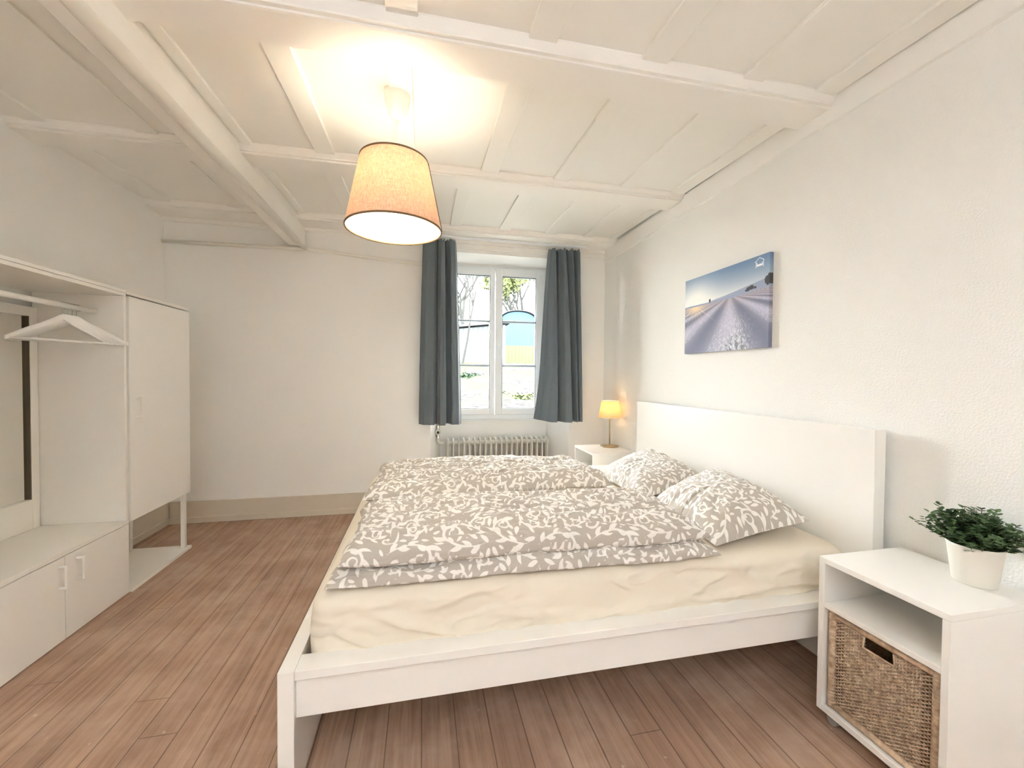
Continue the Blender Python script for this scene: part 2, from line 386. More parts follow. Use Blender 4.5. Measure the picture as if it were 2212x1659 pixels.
# ------------------------------------------------------------------ window
win = bpy.data.objects.new('window_1', None); C.objects.link(win); win.location = (0, 0, 0); win['kind'] = 'structure'
wf = MB(); y0, y1 = YW-.012, YW+.075
wf.box(BX0, BX0+.045, y0, y1, WZ0, WZ1).box(BX1-.045, BX1, y0, y1, WZ0, WZ1).box(BX0+.045, BX1-.045, y0, y1, WZ0, WZ0+.045).box(BX0+.045, BX1-.045, y0, y1, WZ1-.03, WZ1)
wf.build('window_frame', 'frame', win, bevel=.003)
def sash(x0, x1, gx0, gx1):
    z0, z1, gz0, gz1 = WZ0+.047, WZ1-.018, .862, 2.19
    mb = MB().box(x0, gx0, y0-.014, y0+.05, z0, z1).box(gx1, x1, y0-.014, y0+.05, z0, z1).box(gx0, gx1, y0-.014, y0+.05, z0, gz0).box(gx0, gx1, y0-.014, y0+.05, gz1, z1)
    s = mb.build('sash', 'frame', win, bevel=.004)
    gk = MB(); t = .006
    gk.box(gx0, gx0+t, y0-.004, y0+.03, gz0, gz1).box(gx1-t, gx1, y0-.004, y0+.03, gz0, gz1).box(gx0+t, gx1-t, y0-.004, y0+.03, gz0, gz0+t).box(gx0+t, gx1-t, y0-.004, y0+.03, gz1-t, gz1)
    gk.build('gasket', 'gasket', s)
    for z in (1.293, 1.737): B(gx0+t, gx1-t, y0+.006, y0+.024, z-.010, z+.010).build('glazing_bar', 'bar', s, bevel=.002)
    B(gx0+t, gx1-t, y0+.012, y0+.016, gz0+t, gz1-t).build('pane', 'glass', s)
    return s
sash(BX0+.035, .703, .262, .655)
s2 = sash(.709, BX1-.035, .778, 1.130)
hd = MB().box(.730, .752, y0-.022, y0-.012, 1.46, 1.53)
hd.tube([(.741, y0-.016, 1.505), (.741, y0-.05, 1.505), (.741, y0-.055, 1.495), (.741, y0-.055, 1.385)], .007, 10)
hd.build('handle', 'frame', s2, smooth=False, bevel=0)
MB().box(1.19, 1.20, y0-.022, y0-.012, 2.14, 2.23).tube([(1.203, y0-.018, 2.14), (1.203, y0-.018, 2.23)], .006, 8).build('hinge', 'frame', s2)
B(BX0-.0, BX1, YW-.035, YW+.02, WZ0-.012, WZ0).build('window_sill', 'frame', win, bevel=.003)

# ------------------------------------------------------------------ radiator and pipes
rad = thing('radiator', (.71, 3.93, 0), 'old cream column radiator in the niche under the window', 'radiator')
def column_mesh():
    mb = MB()
    for dy in (-.058, 0, .058):
        mb.tube([(0, dy, .13), (0, dy, .55)], .0085, 10, cap=False)
    mb.box(-.003, .003, -.058, .058, .13, .55)
    for z, sg in ((.555, 1), (.125, -1)):
        # header: arched flattened lobe
        pts = []; n = 14
        for i in range(n+1):
            t = -1+2*i/n; pts.append((0, t*.072, z+sg*.030*(1-abs(t)**2.6)))
        mb.tube(pts, [.006+.005*(1-abs(-1+2*i/n)**2) for i in range(n+1)], 10)
        mb.box(-.007, .007, -.066, .066, min(z-sg*.03, z+sg*.018), max(z-sg*.03, z+sg*.018))
    return mb
NCOL = 20; cx0, cstep = .231, .0512
c0 = column_mesh().build('column', 'rad', rad, smooth=True); c0.location = (cx0-.71, 0, 0)
for i in range(1, NCOL):
    c = c0.copy(); C.objects.link(c); c.parent = rad; c.location = (cx0-.71+i*cstep, 0, 0)
hub = MB()
for z in (.545, .135):
    pts = []; rs = []
    for i in range(NCOL*4+1):
        x = cx0-.71-.02+(NCOL*cstep)*i/(NCOL*4); pts.append((x, -.0, z)); rs.append(.024+.004*math.cos(2*PI*(x-(cx0-.71))/cstep))
    hub.tube(pts, rs, 14)
hub.build('connecting_tube', 'rad', rad, smooth=True)
for xx in (-.33, .35): MB().box(xx-.01, xx+.01, -.05, .05, 0, .12).build('foot', 'rad', rad)
va = MB()
va.tube([(.192-.71, 0, .545), (.165-.71, 0, .545), (.147-.71, 0, .562), (.140-.71, 0, .585), (.140-.71, 0, .60)], .017, 14).build('elbow', 'rad', rad, smooth=True)
v = MB().tube([(.140-.71, 0, .60), (.140-.71, 0, .615), (.140-.71, 0, .616), (.140-.71, 0, .70), (.140-.71, 0, .701), (.140-.71, 0, .715)], [.021, .021, .014, .014, .02, .02], 12).build('valve', 'chrome', rad, smooth=False)
MB().tube([(.140-.71, -.015, .658), (.140-.71, -.06, .658)], [.027, .025], 20).build('valve_dial', 'rad', v)
MB().tube([(.140-.71, -.058, .658), (.140-.71, -.066, .658)], .012, 16).build('dial_core', 'rubber', v)
# pipework
hp = MB()
hp.tube([(-1.977, 3.70, 2.218), (-1.2, 3.70, 2.226), (-.955, 3.70, 2.230), (-.5, 3.70, 2.196), (-.05, 3.70, 2.166), (.12, 3.70, 2.155)], .014, 12)
pipe = tag(hp.build('heating_pipe', 'pipe', smooth=True), 'thin white heating pipe running level along the back wall to the left curtain', 'pipe')
for x in (-.905, -.13): MB().tube([(x-.018, 3.70, 2.2265 if x < -.5 else 2.172), (x+.018, 3.70, 2.2225 if x < -.5 else 2.169)], .018, 12).build('coupling', 'pipe', pipe)
cp = tag(MB().tube([(-.966, YN+.02, 2.236), (-.966, 3.50, 2.236)], .026, 18).build('insulated_pipe', 'pipe', smooth=True), 'thick white sleeved pipe along the lower edge of the ceiling cross beam', 'pipe')
MB().tube([(-.966, 3.50, 2.236), (-.966, 3.56, 2.234), (-.950, 3.685, 2.231)], .017, 14).build('pipe_stub', 'pipe', cp, smooth=True)
tag(MB().tube([(.125, 3.70, 2.155), (.135, 3.74, 2.15), (.138, 3.80, 2.13), (.139, 3.90, 2.08), (.140, 3.93, 2.04), (.140, 3.93, .716)], .012, 12).build('riser_pipe', 'pipe', smooth=True), 'white vertical pipe dropping behind the left curtain to the radiator valve', 'pipe')

# ------------------------------------------------------------------ curtains
rail = tag(B(-.06, 1.50, 3.60, 3.63, 2.386, 2.404).build('curtain_rail', 'frame', bevel=.003), 'flat white curtain rail fixed to the ceiling in front of the window', 'curtain rail')
def curtain(name, folds_b, folds_t, ztop, zbot, label, flare=None):
    """folds: list of (s, x, y) control points; interpolated smoothly"""
    nu, nv = 260, 90
    s = np.linspace(0, 1, nu)
    def interp(fl):
        a = np.array(fl); 
        def cr(k):
            # catmull-rom style through cosine-eased linear interpolation
            i = np.clip(np.searchsorted(a[:, 0], s)-1, 0, len(a)-2); t = (s-a[i, 0])/(a[i+1, 0]-a[i, 0])
            e = t*t*(3-2*t) if k == 2 else t
            return a[i, k]*(1-e)+a[i+1, k]*e
        return cr(1), cr(2)
    xb, yb = interp(folds_b); xt, yt = interp(folds_t)
    P = np.zeros((nu, nv, 3))
    for j in range(nv):
        t = j/(nv-1); e = t**.7
        x = xt*(1-e)+xb*e; y = yt*(1-e)+yb*e
        z = ztop+(zbot-ztop)*t
        wob = fbm(s*9+3, np.full_like(s, t*5), 7)*.016*(.3+t)
        P[:, j, 0] = x+wob*.5; P[:, j, 1] = y+wob+.012*math.exp(-((t-.70)/.03)**2)*fbm(s*14, s*0, 4)*2
        P[:, j, 2] = z
        if j < 8: P[:, j, 2] += (1-j/8)*(.007*np.sin(s*44+np.sin(s*9)*3)+.05*fbm(s*16, s*0+3, 5))
        if flare is not None:
            k = max(0, (t-.62)/.38)**2; P[:, j, 0] -= flare*k*np.clip(1-s*3.2, 0, 1); P[:, j, 1] += .03*k*np.clip(1-s*3.2, 0, 1)
            P[:, j, 2] += .02*k*np.clip(1-s*5, 0, 1)
    o = grid_obj(name, P, 'curtain')
    md = o.modifiers.new('thickness', 'SOLIDIFY'); md.thickness = .003; md.offset = 0
    tag(o, label, 'curtain', None)
    hem = MB()
    return o
YC = 3.61
Lb = [(0, -.035, YC+.04), (.09, .015, YC-.03), (.20, .085, YC-.05), (.26, .118, YC+.02), (.29, .112, YC+.075), (.33, .118, YC+.02), (.40, .145, YC-.095), (.48, .178, YC-.10), (.53, .196, YC-.03), (.56, .190, YC+.05), (.62, .205, YC+.06), (.74, .255, YC-.045), (.88, .305, YC-.04), (1, .335, YC+.04)]
Lt = [(0, .00, YC+.005), (.09, .04, YC-.03), (.20, .098, YC-.035), (.26, .122, YC+.01), (.29, .118, YC+.045), (.33, .125, YC+.01), (.40, .15, YC-.06), (.48, .172, YC-.05), (.53, .182, YC), (.56, .18, YC+.04), (.62, .20, YC-.01), (.74, .228, YC-.045), (.88, .258, YC-.02), (1, .278, YC+.02)]
curtain('curtain', Lb, Lt, 2.362, .765, 'slate grey curtain hanging at the left of the window, partly behind the pendant shade')
Rb = [(0, 1.045, YC+.07), (.08, 1.085, YC+.03), (.18, 1.15, YC-.05), (.26, 1.205, YC-.055), (.30, 1.218, YC+.02), (.33, 1.210, YC+.075), (.38, 1.23, YC+.03), (.45, 1.275, YC-.085), (.53, 1.33, YC-.09), (.58, 1.352, YC-.01), (.61, 1.345, YC+.065), (.66, 1.36, YC+.02), (.73, 1.395, YC-.07), (.79, 1.412, YC+.01), (.82, 1.408, YC+.05), (.88, 1.43, YC-.03), (.94, 1.45, YC-.04), (1, 1.462, YC+.03)]
Rt = [(0, 1.122, YC+.01), (.08, 1.14, YC-.03), (.18, 1.168, YC-.035), (.26, 1.19, YC+.01), (.30, 1.20, YC+.035), (.33, 1.205, YC+.03), (.38, 1.218, YC-.02), (.45, 1.24, YC-.05), (.53, 1.268, YC-.03), (.58, 1.28, YC+.02), (.61, 1.285, YC+.035), (.66, 1.30, YC-.01), (.73, 1.33, YC-.05), (.79, 1.35, YC+.0), (.82, 1.355, YC+.03), (.88, 1.38, YC-.03), (.94, 1.40, YC-.03), (1, 1.428, YC+.01)]
curtain('curtain', Rb, Rt, 2.358, .77, 'slate grey curtain hanging at the right of the window, lower corner curled up', flare=.03)

# ------------------------------------------------------------------ wardrobe units (left wall)
def pull(parent, x, y, z0, z1):
    mb = MB()
    mb.box(x, x+.030, y-.005, y+.005, z0, z0+.010).box(x, x+.030, y-.005, y+.005, z1-.010, z1).box(x+.024, x+.032, y-.006, y+.006, z0, z1)
    return mb.build('handle', 'lacquer', parent, bevel=.0015)
XF = -1.55
low = thing('low_cabinet', (-1.76, 2.18, 0), 'low white two-door cabinet under the open clothes section', 'cabinet')
def pbox(name, m, par, x0, x1, y0, y1, z0, z1, bevel=.0015):
    L = par
    ox = oy = oz = 0
    while L is not None: ox += L.location.x; oy += L.location.y; oz += L.location.z; L = L.parent
    return B(x0-ox, x1-ox, y0-oy, y1-oy, z0-oz, z1-oz).build(name, m, par, bevel=bevel)
pbox('carcass', 'cab', low, XL+.032, XF-.021, 1.784, 2.586, .012, .372)
pbox('top_board', 'cab', low, XL+.032, XF, 1.784, 2.588, .380, .400)
for a, c, hy in ((1.786, 2.1785, 2.150), (2.1825, 2.586, 2.245)):
    d = pbox('door', 'lacquer', low, XF-.019, XF, a, c, .006, .376, .001)
    pull(d, XF+1.76, hy-2.18, .243, .348)
opn = thing('open_wardrobe', (-1.76, 2.18, .4), 'open white wardrobe frame with a clothes rail, standing on the low cabinet', 'wardrobe')
pbox('side_panel', 'cab', opn, XL+.032, XF, 2.566, 2.584, .401, 1.600)
pbox('side_panel', 'cab', opn, XL+.032, XF, 1.786, 1.804, .401, 1.600)
pbox('top_panel', 'cab', opn, XL+.032, XF, 1.786, 2.584, 1.600, 1.617)
pbox('cover_board', 'cab', opn, XL+.032, XF+.001, 1.786, 2.584, 1.6185, 1.634)
rr = MB().tube([(.085, -.372, 1.112), (.085, .383, 1.112)], .0125, 16).build('clothes_rail', 'lacquer', opn, smooth=True)
tall = thing('tall_cabinet', (-1.76, 2.89, 0), 'tall white one-door cabinet raised on a slim post beside the open clothes section', 'cabinet')
pbox('carcass', 'cab', tall, XL+.032, XF-.021, 2.590, 3.186, .382, 1.600)
pbox('cover_board', 'cab', tall, XL+.032, XF, 2.587, 3.190, 1.614, 1.632)
d = pbox('door', 'lacquer', tall, XF-.019, XF, 2.606, 3.188, .384, 1.606, .001)
pull(d, XF+1.76, 2.655-2.89, .945, 1.062)
pbox('base_board', 'cab', tall, -1.90, XF+.012, 2.590, 3.175, .002, .022)
pbox('post', 'cab', tall, XF-.026, XF-.002, 3.118, 3.142, .022, .383)
pbox('post', 'cab', tall, -1.885, -1.861, 3.118, 3.142, .022, .383)
# mirror standing on the low cabinet
mir = thing('framed_mirror', (-1.94, 2.17, .4005), 'tall mirror with a wide white frame leaning inside the open wardrobe', 'mirror')
mf = MB(); X0, X1 = -.002, .018
mf.box(X0, X1, .352, .392, .0, 1.12).box(X0, X1, -.372, -.332, .0, 1.12).box(X0, X1, -.332, .352, .0, .15).box(X0, X1, -.332, .352, 1.072, 1.12)
mf.build('frame', 'cab', mir, bevel=.002)
DL = mat('lip_shade_paint', (92, 82, 64), .7)  # dark colour painted in for the shade along the frame's inner edges
B(X0+.001, X1-.004, .346, .352, .15, 1.072).build('shade_lip', DL, mir); B(X0+.001, X1-.004, -.332, -.326, .15, 1.072).build('shade_lip', DL, mir)
B(X0, X0+.003, -.330, .350, .151, 1.071).build('mirror_glass', 'mirror', mir)
# hangers
hroot = thing('clothes_hanger', (-1.68, 2.372, 1.512), 'frontmost white wooden hanger on the clothes rail', 'hanger', 'white wooden hangers')
def hanger(root):
    w2 = .19; n = 24; mb = MB()
    vs = []; fs = []
    for i in range(n+1):
        t = -1+2*i/n; a = abs(t)
        zc_ = -.062-.105*a**1.15+ .012*math.exp(-(a/.16)**2); th = .019*(1-.35*a); 
        yy_ = .018*(1-math.cos(t*1.2))
        d = .0065
        vs += [(t*w2, yy_-d, zc_+th*.6), (t*w2, yy_+d, zc_+th*.6), (t*w2, yy_+d, zc_-th), (t*w2, yy_-d, zc_-th)]
    for i in range(n):
        for k in range(4): a0 = 4*i+k; a1 = 4*i+(k+1) % 4; fs.append((a0, a1, a1+4, a0+4))
    fs += [(0, 3, 2, 1), (4*n, 4*n+1, 4*n+2, 4*n+3)]
    mb.add(vs, fs); mb.build('shoulder', 'lacquer', root, bevel=.003)
    MB().tube([(-w2*.93, .006, -.168), (w2*.93, .006, -.168)], .0055, 8).build('trouser_bar', 'lacquer', root, smooth=True)
    hk = [(0, 0, -.06), (0, 0, -.034)]
    for i in range(13):
        a = -PI/2+ i/12*PI*1.25; hk.append((-.0155*math.cos(a) if False else .0165*math.cos(a), 0, .0+.0165*math.sin(a)-.001))
    hk = [(0, 0, -.06), (0, 0, -.03)]+[(.0165*math.cos(a), 0, .0165*math.sin(a)) for a in [(-PI/2+i/12*PI*1.3) for i in range(13)]]
    MB().tube(hk, .0016, 6).build('hook', 'chrome', root, smooth=True)
hanger(hroot); hroot.rotation_euler = (0, 0, math.radians(64))
labs = ['second white wooden hanger behind the front one', 'third white wooden hanger from the front on the rail', 'fourth white wooden hanger from the front on the rail', 'fifth white wooden hanger from the front on the rail', 'rearmost white wooden hanger, nearest the tall cabinet']
for i, (dy, rz) in enumerate(((.016, 60), (.032, 55), (.048, 50), (.064, 44), (.080, 38))):
    h = copy_tree(hroot); h.location = (-1.68, 2.372+dy, 1.512); h.rotation_euler = (0, 0, math.radians(rz)); h['label'] = labs[i]

# ------------------------------------------------------------------ pendant lamp
def pendant(x, y, label, bulb='bulb'):
    r = thing('pendant_lamp', (x, y, 2.418), label, 'lamp')
    z0 = 2.418
    MB().lathe([(.0, 0), (.054, 0), (.056, -.004), (.055, -.02), (.050, -.055), (.040, -.090), (.028, -.110), (.012, -.120), (.006, -.121), (0, -.121)], n=32).build('ceiling_rose', 'canopy', r, smooth=True)
    MB().lathe([(0, -.118), (.009, -.118), (.008, -.135), (.004, -.142), (0, -.142)], n=16).build('cord_grip', 'canopy', r, smooth=True)
    MB().tube([(0, 0, -.13), (-.004, .003, -.25), (-.006, .0, -.38)], .0032, 8).build('cord', 'canopy', r, smooth=True)
    sh = MB(); N = 96; zt, zb = 2.120-z0, 1.826-z0; rt_, rb = .143, .203; ox = -.012
    prof = [(rt_+(rb-rt_)*i/12, zt+(zb-zt)*i/12) for i in range(13)]
    shade = MB().lathe(prof, ox, 0, N).build('lamp_shade', 'linen', r, smooth=True)
    MB().lathe([(a-.0015, c) for a, c in prof], ox, 0, N).build('lining', 'linen_in', shade, smooth=True)
    for rr_, zz in ((rt_, zt), (rb, zb)): MB().lathe([(rr_-.003, zz-.0035), (rr_+.0018, zz-.0035), (rr_+.0018, zz+.0035), (rr_-.003, zz+.0035)], ox, 0, N, closed=True).build('rim', 'rim', shade, smooth=True)
    MB().tube([(ox+rt_+.0014, -.02, zt), (ox+rb+.0014, -.028, zb)], .0016, 6).build('seam', 'rim', shade)
    sp = MB()
    for a in (.3, .3+2*PI/3, .3+4*PI/3): sp.tube([(ox+.02*math.cos(a), .02*math.sin(a), zt-.035), (ox+.08*math.cos(a), .08*math.sin(a), zt-.03), (ox+(rt_-.002)*math.cos(a), (rt_-.002)*math.sin(a), zt)], .0015, 6)
    sp.lathe([(.018, zt-.038), (.024, zt-.038), (.024, zt-.033), (.018, zt-.033)], ox, 0, 24, closed=True)
    sp.build('spider', 'wire', shade)
    MB().lathe([(0, zt-.008+.04), (.012, zt+.03), (.019, zt+.01), (.019, zt-.05), (0, zt-.05)], ox, 0, 20).build('lamp_holder', 'canopy', r, smooth=True)
    b_ = MB().lathe([(.019, zt-.082), (.027, zt-.095), (.0315, zt-.113), (.0315, zt-.125), (.027, zt-.143), (.018, zt-.154), (.008, zt-.159), (0.0001, zt-.160)], ox, 0, 24).build('bulb', bulb, r, smooth=True)
    MB().lathe([(.013, zt-.048), (.014, zt-.062), (.0188, zt-.081), (.0, zt-.0815)], ox, 0, 24).build('bulb_neck', 'canopy', b_, smooth=True)
    return r
up_ = thing('fill_uplighter', (-.2, -1.2, 0), 'added fill light: white floor uplighter with an open bowl, unseen behind the camera', 'lamp')  # unseen lamp added to brighten the room by ceiling bounce
MB().lathe([(.0001, 0), (.14, 0), (.14, .015), (.02, .03), (.0001, .03)], n=40).build('base', 'canopy', up_, smooth=True)
MB().tube([(0, 0, .02), (0, 0, 1.63)], .012, 16).build('pole', 'canopy', up_, smooth=True)
MB().lathe([(.0001, 1.62), (.03, 1.62), (.10, 1.67), (.17, 1.76), (.172, 1.76), (.166, 1.757), (.098, 1.675), (.0001, 1.63)], n=48).build('bowl', 'canopy', up_, smooth=True)
MB().lathe([(.0001, 1.65), (.02, 1.655), (.045, 1.685), (.05, 1.71), (.04, 1.735), (.0001, 1.75)], n=32).build('bulb', 'bulb_fill', up_, smooth=True)
pendant(-.112, 1.87, 'lit pendant lamp with a beige linen shade hanging from the ceiling')

# ------------------------------------------------------------------ bed
bx0, by0, bL, bW = -.384, 1.203, 2.09, 1.741
bx1, by1 = bx0+bL, by0+bW
bed = thing('bed_frame', (.66, 2.07, 0), 'white double bed frame with a plain panel headboard', 'bed')
pbox('headboard', 'lacquer', bed, bx1-.052, bx1, by0, by1, .002, 1.0, .002)
pbox('footboard', 'lacquer', bed, bx0, bx0+.042, by0, by1, .002, .38, .002)
def rail_part(ya, s):
    mb = MB(); X0, X1 = bx0+.0425-.66, bx1-.0525-.66
    y = ya-2.07
    mb.box(X0, X1, min(y, y+.073*s), max(y, y+.073*s), .353, .379)
    mb.box(X0, X1, min(y+.016*s, y+.038*s), max(y+.016*s, y+.038*s), .238, .3525)
    mb.build('side_rail', 'lacquer', bed, bevel=.0015)
rail_part(by0, 1); rail_part(by1, -1)
pbox('centre_beam', 'cab', bed, bx0+.0425, bx1-.0525, 2.05, 2.10, .25, .285)
sl = MB()
for i in range(24):
    x = bx0+.08+i*.082; sl.box(x-.66, x+.05-.66, by0+.036-2.07, by1-.036-2.07, .287, .305)
sl.build('slat', 'cab', bed)
# mattress with fitted sheet
def rounded_slab(x0, x1, y0, y1, z0, z1, r, nx=160, ny=130, disp=None):
    # superellipse-like closed shell: ring of profile around the edge
    ring = []; 
    prof = []
    for i in range(9): a = -PI/2+PI/2*i/8; prof.append((r*.5*(math.cos(a)-1), z0+r*.5+r*.5*math.sin(a)))
    for i in range(1, 30): prof.append((0.006*math.sin(PI*i/30), z0+r*.5+(z1-r-z0-r*.5)*i/30))
    for i in range(13): a = PI/2*i/12; prof.append((r*(math.cos(a)-1), z1-r+r*math.sin(a)))
    for d in (.03, .08, .16, .28, .42, .55, .68, .79): prof.append((-r-d, z1))
    n = 4*300; P = np.zeros((n, len(prof), 3)); cx, cy, hx, hy = (x0+x1)/2, (y0+y1)/2, (x1-x0)/2, (y1-y0)/2; cr = .06
    per = []
    # perimeter points of rounded rectangle
    k = n//4
    for side in range(4):
        for i in range(k):
            t = i/k*2-1; t = t*(1-.0)
            if side == 0: p = (hx*t, -hy)
            elif side == 1: p = (hx, hy*t)
            elif side == 2: p = (-hx*t, hy)
            else: p = (-hx, -hy*t)
            per.append(p)
    for i, (px_, py_) in enumerate(per):
        for j, (d, z) in enumerate(prof):
            ax, ay = hx+d, hy+d
            if ax < .01: ax = .01
            if ay < .01: ay = .01
            qx, qy = px_/hx, py_/hy
            X, Y = qx*ax, qy*ay
            # round corners
            ccx, ccy = max(ax-cr, 0), max(ay-cr, 0)
            if abs(X) > ccx and abs(Y) > ccy:
                vx, vy = abs(X)-ccx, abs(Y)-ccy; L = math.hypot(vx, vy); m_ = max(vx, vy); 
                if L > 1e-6: vx, vy = vx*m_/L, vy*m_/L
                X = math.copysign(ccx+vx, X); Y = math.copysign(ccy+vy, Y)
            P[i, j] = (cx+X, cy+Y, z)
    return P
P = rounded_slab(-.325, 1.650, 1.280, 2.868, .308, .532, .045)
# creases on the side and near the upper edge
X, Y, Z = P[..., 0].copy(), P[..., 1].copy(), P[..., 2].copy()
side = np.exp(-((Y-1.28)/.05)**2)
cre = np.zeros_like(X)
for (xa, za, xb, zb, amp, wd) in ((-.12, .47, .10, .385, .012, .012), (-.26, .44, -.12, .37, .008, .010), (-.2, .50, .02, .40, .005, .014), (.75, .50, 1.15, .485, -.006, .012), (.62, .51, .72, .45, .005, .008), (1.0, .40, 1.3, .42, .008, .012), (.2, .44, .5, .40, .004, .012), (1.2, .45, 1.55, .40, .005, .014)):
    dx, dz = xb-xa, zb-za; t = np.clip(((X-xa)*dx+(Z-za)*dz)/(dx*dx+dz*dz), 0, 1); d = np.hypot(X-xa-t*dx, Z-za-t*dz)
    cre += amp*np.exp(-(d/wd)**2)*np.sin(PI*np.clip(t, .02, .98))
P[..., 1] -= side*cre*2.6
P[..., 1] += side*(-.010*np.clip(1-np.abs(fbm(X*4+Z*6, Z*12-X*4, 25, 3))*9, 0, 1)*(Z > .34)+fbm(X*3, Z*9, 5)*.016+fbm(X*7+Z*12, Z*22-X*3, 15)*.007)
P[..., 2] += (Z > .5)*fbm(X*5, Y*5, 9)*.012*(Z-.5)/.03
mat_o = grid_obj('mattress', P, 'sheet', closed_u=True)
bm = bmesh.new(); bm.from_mesh(mat_o.data)
bes = [e for e in bm.edges if e.is_boundary]; bmesh.ops.holes_fill(bm, edges=bes, sides=0); bmesh.ops.recalc_face_normals(bm, faces=bm.faces)
bm.to_mesh(mat_o.data); bm.free()
tag(mat_o, 'thick mattress in a cream fitted sheet lying in the bed frame', 'mattress')

# scroll print: periodic signed distance tile built from tapering strokes
TILE, NT_ = .46, 330
def make_tile():
    R = random.Random(7); D = np.full((NT_, NT_), .02)
    def arc(x, y, ang, L, c0, c1, n):
        ps = []; h = L/n
        for i in range(n):
            ps.append((x, y)); ang += (c0+(c1-c0)*(i/n)**1.6)*h; x += math.cos(ang)*h; y += math.sin(ang)*h
        return ps
    def leaf(x, y, ang, L, W, curv):
        n = max(8, int(L/.0018)); ps = arc(x, y, ang, L, curv*.4, curv*1.8, n)
        return [(p[0], p[1], W*max(.1, math.sin(PI*min(1, (i/n)*1.08+.02)**.75))) for i, p in enumerate(ps)]
    def put(ls):
        for x, y, r in ls:
            h = r+.012; ix = np.arange(math.floor((x-h)/TILE*NT_), math.ceil((x+h)/TILE*NT_)+1); iy = np.arange(math.floor((y-h)/TILE*NT_), math.ceil((y+h)/TILE*NT_)+1)
            d = np.sqrt(((ix+.5)/NT_*TILE-x)[:, None]**2+((iy+.5)/NT_*TILE-y)[None, :]**2)-r
            I = np.ix_(ix % NT_, iy % NT_); D[I] = np.minimum(D[I], d)
    def clear(ls, gap, tol=0.0):
        bad = 0
        for x, y, r in ls:
            if D[int(x/TILE*NT_) % NT_, int(y/TILE*NT_) % NT_] < r+gap: bad += 1
        return bad <= tol*len(ls)
    def scroll(x, y, ang, sg, s):
        n = 90; ps = arc(x, y, ang, .20*s, sg*4/s, sg*120/s, n); out = []
        out += [(p[0], p[1], .0010+.0021*s*math.sin(PI*min(1, i/n*.95))) for i, p in enumerate(ps)]
        out.append((*ps[-1], .0042*s))
        lv = []
        for t, o_, l in ((.06, -1, .028), (.14, 1, .026), (.24, -1, .034), (.34, 1, .024), (.42, -1, .036), (.54, -1, .034), (.66, -1, .026), (.77, -1, .018)):
            i = int(t*(n-1)); a = math.atan2(ps[i+1][1]-ps[i][1], ps[i+1][0]-ps[i][0]); q = o_*sg
            lv.append(leaf(ps[i][0], ps[i][1], a+q*.7, l*s*R.uniform(.85, 1.15), .0047*s*R.uniform(.85, 1.2), -q*26/s))
        return out, lv
    for trial in range(2500):
        s = 1.0 if trial < 1200 else .72
        st, lv = scroll(R.uniform(0, TILE), R.uniform(0, TILE), R.uniform(0, 2*PI), R.choice((-1, 1)), s*R.uniform(.9, 1.1))
        if clear(st, .006 if trial < 1200 else .004, .04) and clear(sum(lv, []), .001, .12): put(st); [put(l) for l in lv]
    # three-lobed sprigs, small curls and single leaves fill what is left
    for trial in range(9000):
        x, y, a, k = R.uniform(0, TILE), R.uniform(0, TILE), R.uniform(0, 2*PI), R.random(); s = 1.15 if trial < 3500 else .75
        if k < .4:
            m = leaf(x, y, a, .030*s, .0046*s, 10)+leaf(x, y, a+.75, .021*s, .0036*s, 30)+leaf(x, y, a-.75, .021*s, .0036*s, -30)
        elif k < .7:
            n = 40; sg = R.choice((-1, 1)); ps = arc(x, y, a, .07*s, sg*10/s, sg*190/s, n); m = [(p[0], p[1], .0011+.0020*s*math.sin(PI*i/n)) for i, p in enumerate(ps)]+[(*ps[-1], .0032*s)]
        else: m = leaf(x, y, a, .026*s, .0044*s, R.uniform(-35, 35))
        if clear(m, .0016): put(m)
    for _ in range(260):
        x, y, r = R.uniform(0, TILE), R.uniform(0, TILE), R.uniform(.0016, .0026)
        if clear([(x, y, r)], .002): put([(x, y, r)])
    return D
TILE_D = make_tile()
PS = 1.5
def print_sdf(u, v):
    u = u/PS; v = v/PS
    a = (u/TILE*NT_-.5); c = (v/TILE*NT_-.5); i = np.floor(a).astype(int); j = np.floor(c).astype(int); fa = a-i; fc = c-j
    g = lambda p, r: TILE_D[p % NT_, r % NT_]
    return PS*((g(i, j)*(1-fa)+g(i+1, j)*fa)*(1-fc)+(g(i, j+1)*(1-fa)+g(i+1, j+1)*fa)*fc)

